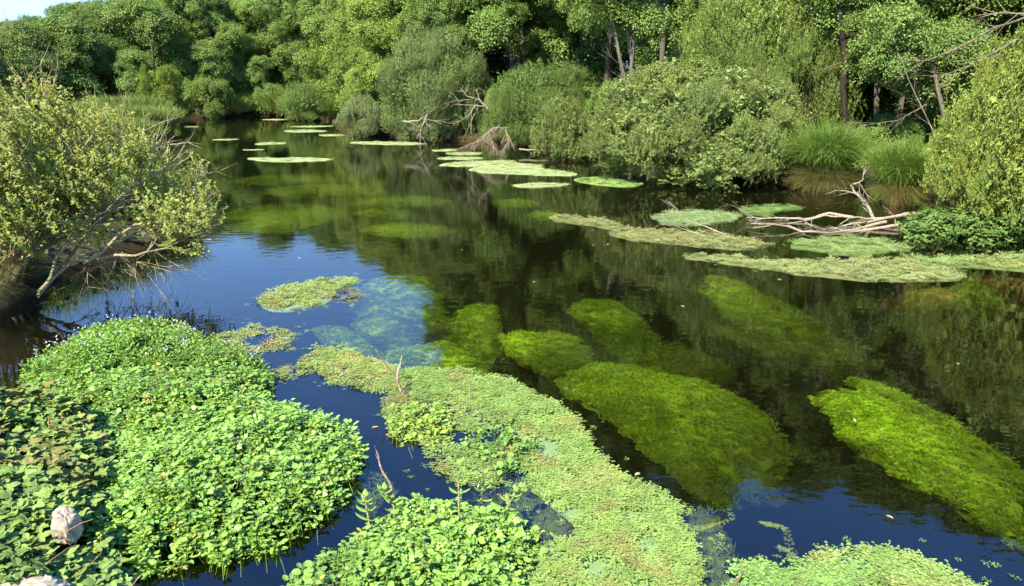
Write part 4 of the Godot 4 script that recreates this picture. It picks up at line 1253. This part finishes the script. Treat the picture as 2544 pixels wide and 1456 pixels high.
func make_near_bank() -> void:
	rock("upright whitish rock among the brambles", gp(165, 1305, 0.30), Vector3(0.062, 0.10, 0.07), 4)
	rock("flat pale boulder in front of the brambles", gp(60, 1490, 0.26), Vector3(0.19, 0.085, 0.15), 9)
	# brambles over the bank
	var t := thing("bramble_patch", "low red-tinged bramble patch around the two pale rocks", "bramble", Vector3(-3.2, 0.2, -4.6))
	var poly := outline([[-60, 985], [60, 975], [150, 985], [225, 1030], [235, 1110], [195, 1190], [215, 1290], [250, 1390], [330, 1430], [330, 1520], [-100, 1520]], 0.3, 0.05)
	var where := []
	var tint := []
	var tops := []
	for p in points_in(poly, 330, 9000):
		var g := maxf(0.02, ground_height(p.x, p.y))
		var y := g + 0.08 + 0.12 * (0.5 + noise.get_noise_2d(p.x * 60.0, p.y * 60.0)) * rr(0.2, 1.2)
		var c := Color(0.185, 0.27, 0.06)
		var v := noise.get_noise_2d(p.x * 70.0, p.y * 70.0 + 40.0)
		if -p.y > 4.1 and v > -0.2:
			c = c.lerp(Color(0.25, 0.15, 0.06), rr(0.0, 0.7))
		var q := Vector3(p.x, y, p.y) - t.position
		if Vector2(p.x, p.y).distance_to(Vector2(gp(165, 1305, 0.3).x, gp(165, 1305, 0.3).z)) < 0.16:
			continue
		where.append(facing(q, Vector3.UP + rdir() * 0.4, rr(0, TAU), rr(0.7, 1.2)))
		tint.append(shade(c, 0.2))
		tops.append([q, c])
	many("leaves", L.bramble0, M.soft, t, where, tint)
	for i in 260:
		var s: Array = tops[(i * 611) % tops.size()]
		loose_leaf(t, s[0] + Vector3(0, rr(0.01, 0.05), 0), rr(0.05, 0.075), s[1], L.one_oval, 0.4)
	var m := MB.new()
	for i in 26:
		var s: Array = tops[(i * 977) % tops.size()]
		var pts := wander(s[0], Vector3(rr(-1, 1), rr(0.0, 0.4), rr(-1, 1)), rr(0.15, 0.4), 6, 0.2, -0.05)
		tube(m, pts, taper(7, 0.004, 0.002), 4, Color(0.30, 0.17, 0.10), 0.2)
	part("canes", m.mesh(), M.wood, t).set_meta("kind", "stuff")

func make_undergrowth() -> void:
	var where := []
	var tint := []
	for i in 5200:
		var p := Vector2(rr(-34, 20), rr(-54, -7))
		var d := shore_distance(p)
		if d < 0.25 or d > 9.0:
			continue
		if p.x < -4 and p.y > -7.3:
			continue
		var y := ground_height(p.x, p.y)
		where.append(facing(Vector3(p.x, y + rr(0.05, 0.25), p.y), Vector3.UP + rdir() * 0.3, rr(0, TAU), rr(0.7, 1.5)))
		tint.append(shade(Color(0.19, 0.29, 0.065), 0.3))
	var o := Node3D.new()
	o.name = "undergrowth"
	add_child(o)
	o.set_meta("kind", "stuff")
	o.set_meta("label", "low leafy green undergrowth covering the banks")
	o.set_meta("category", "undergrowth")
	many("foliage", L.alder0, M.leaf, o, where, tint)

# ----------------------------------------------------------------
func _ready() -> void:
	rng.seed = 20240611
	noise.seed = 77
	noise.frequency = 0.02
	noise.fractal_octaves = 3
	var cam := Camera3D.new()
	cam.name = "camera"
	cam.position = Vector3(0, EYE, 0)
	cam.rotation_degrees = Vector3(-PITCH, 0, 0)
	cam.fov = rad_to_deg(2.0 * atan(727.7 / FOCAL))
	cam.near = 0.05
	cam.far = 600.0
	cam.current = true
	add_child(cam)
	var sky_mat := ProceduralSkyMaterial.new()
	sky_mat.sky_top_color = lin(0.05, 0.185, 0.58)
	sky_mat.sky_horizon_color = lin(0.42, 0.68, 0.95)
	sky_mat.ground_bottom_color = lin(0.05, 0.06, 0.04)
	sky_mat.ground_horizon_color = lin(0.3, 0.4, 0.45)
	sky_mat.sky_curve = 0.15
	sky_mat.sun_angle_max = 12.0
	sky_mat.energy_multiplier = 1.0
	var sky := Sky.new()
	sky.sky_material = sky_mat
	var env := Environment.new()
	env.background_mode = Environment.BG_SKY
	env.sky = sky
	env.background_energy_multiplier = 1.0
	env.tonemap_mode = Environment.TONE_MAPPER_LINEAR
	env.tonemap_exposure = 2.65
	env.volumetric_fog_enabled = true
	env.volumetric_fog_density = 0.0
	env.sdfgi_enabled = true
	env.ssao_enabled = true
	env.ssil_enabled = true
	var we := WorldEnvironment.new()
	we.name = "environment"
	we.environment = env
	add_child(we)
	var sun := DirectionalLight3D.new()
	sun.name = "sun"
	sun.light_color = Color(1.0, 0.96, 0.88)
	sun.light_energy = 1.6
	sun.light_angular_distance = 0.5
	sun.shadow_enabled = true
	add_child(sun)
	sun.look_at_from_position(Vector3(-3.6, 6.6, 5.6), Vector3.ZERO)
	make_materials()
	make_leaf_meshes()
	make_clumps()
	make_ground()
	print("ground ", Time.get_ticks_msec())
	make_woods()
	make_bushes()
	print("woods ", Time.get_ticks_msec())
	make_undergrowth()
	make_sedges()
	make_left_shrub()
	print("shrub ", Time.get_ticks_msec())
	make_rafts()
	make_cushions()
	print("water weed ", Time.get_ticks_msec())
	make_cress()
	make_near_bank()
	make_dead_wood()
	print("done ", Time.get_ticks_msec())
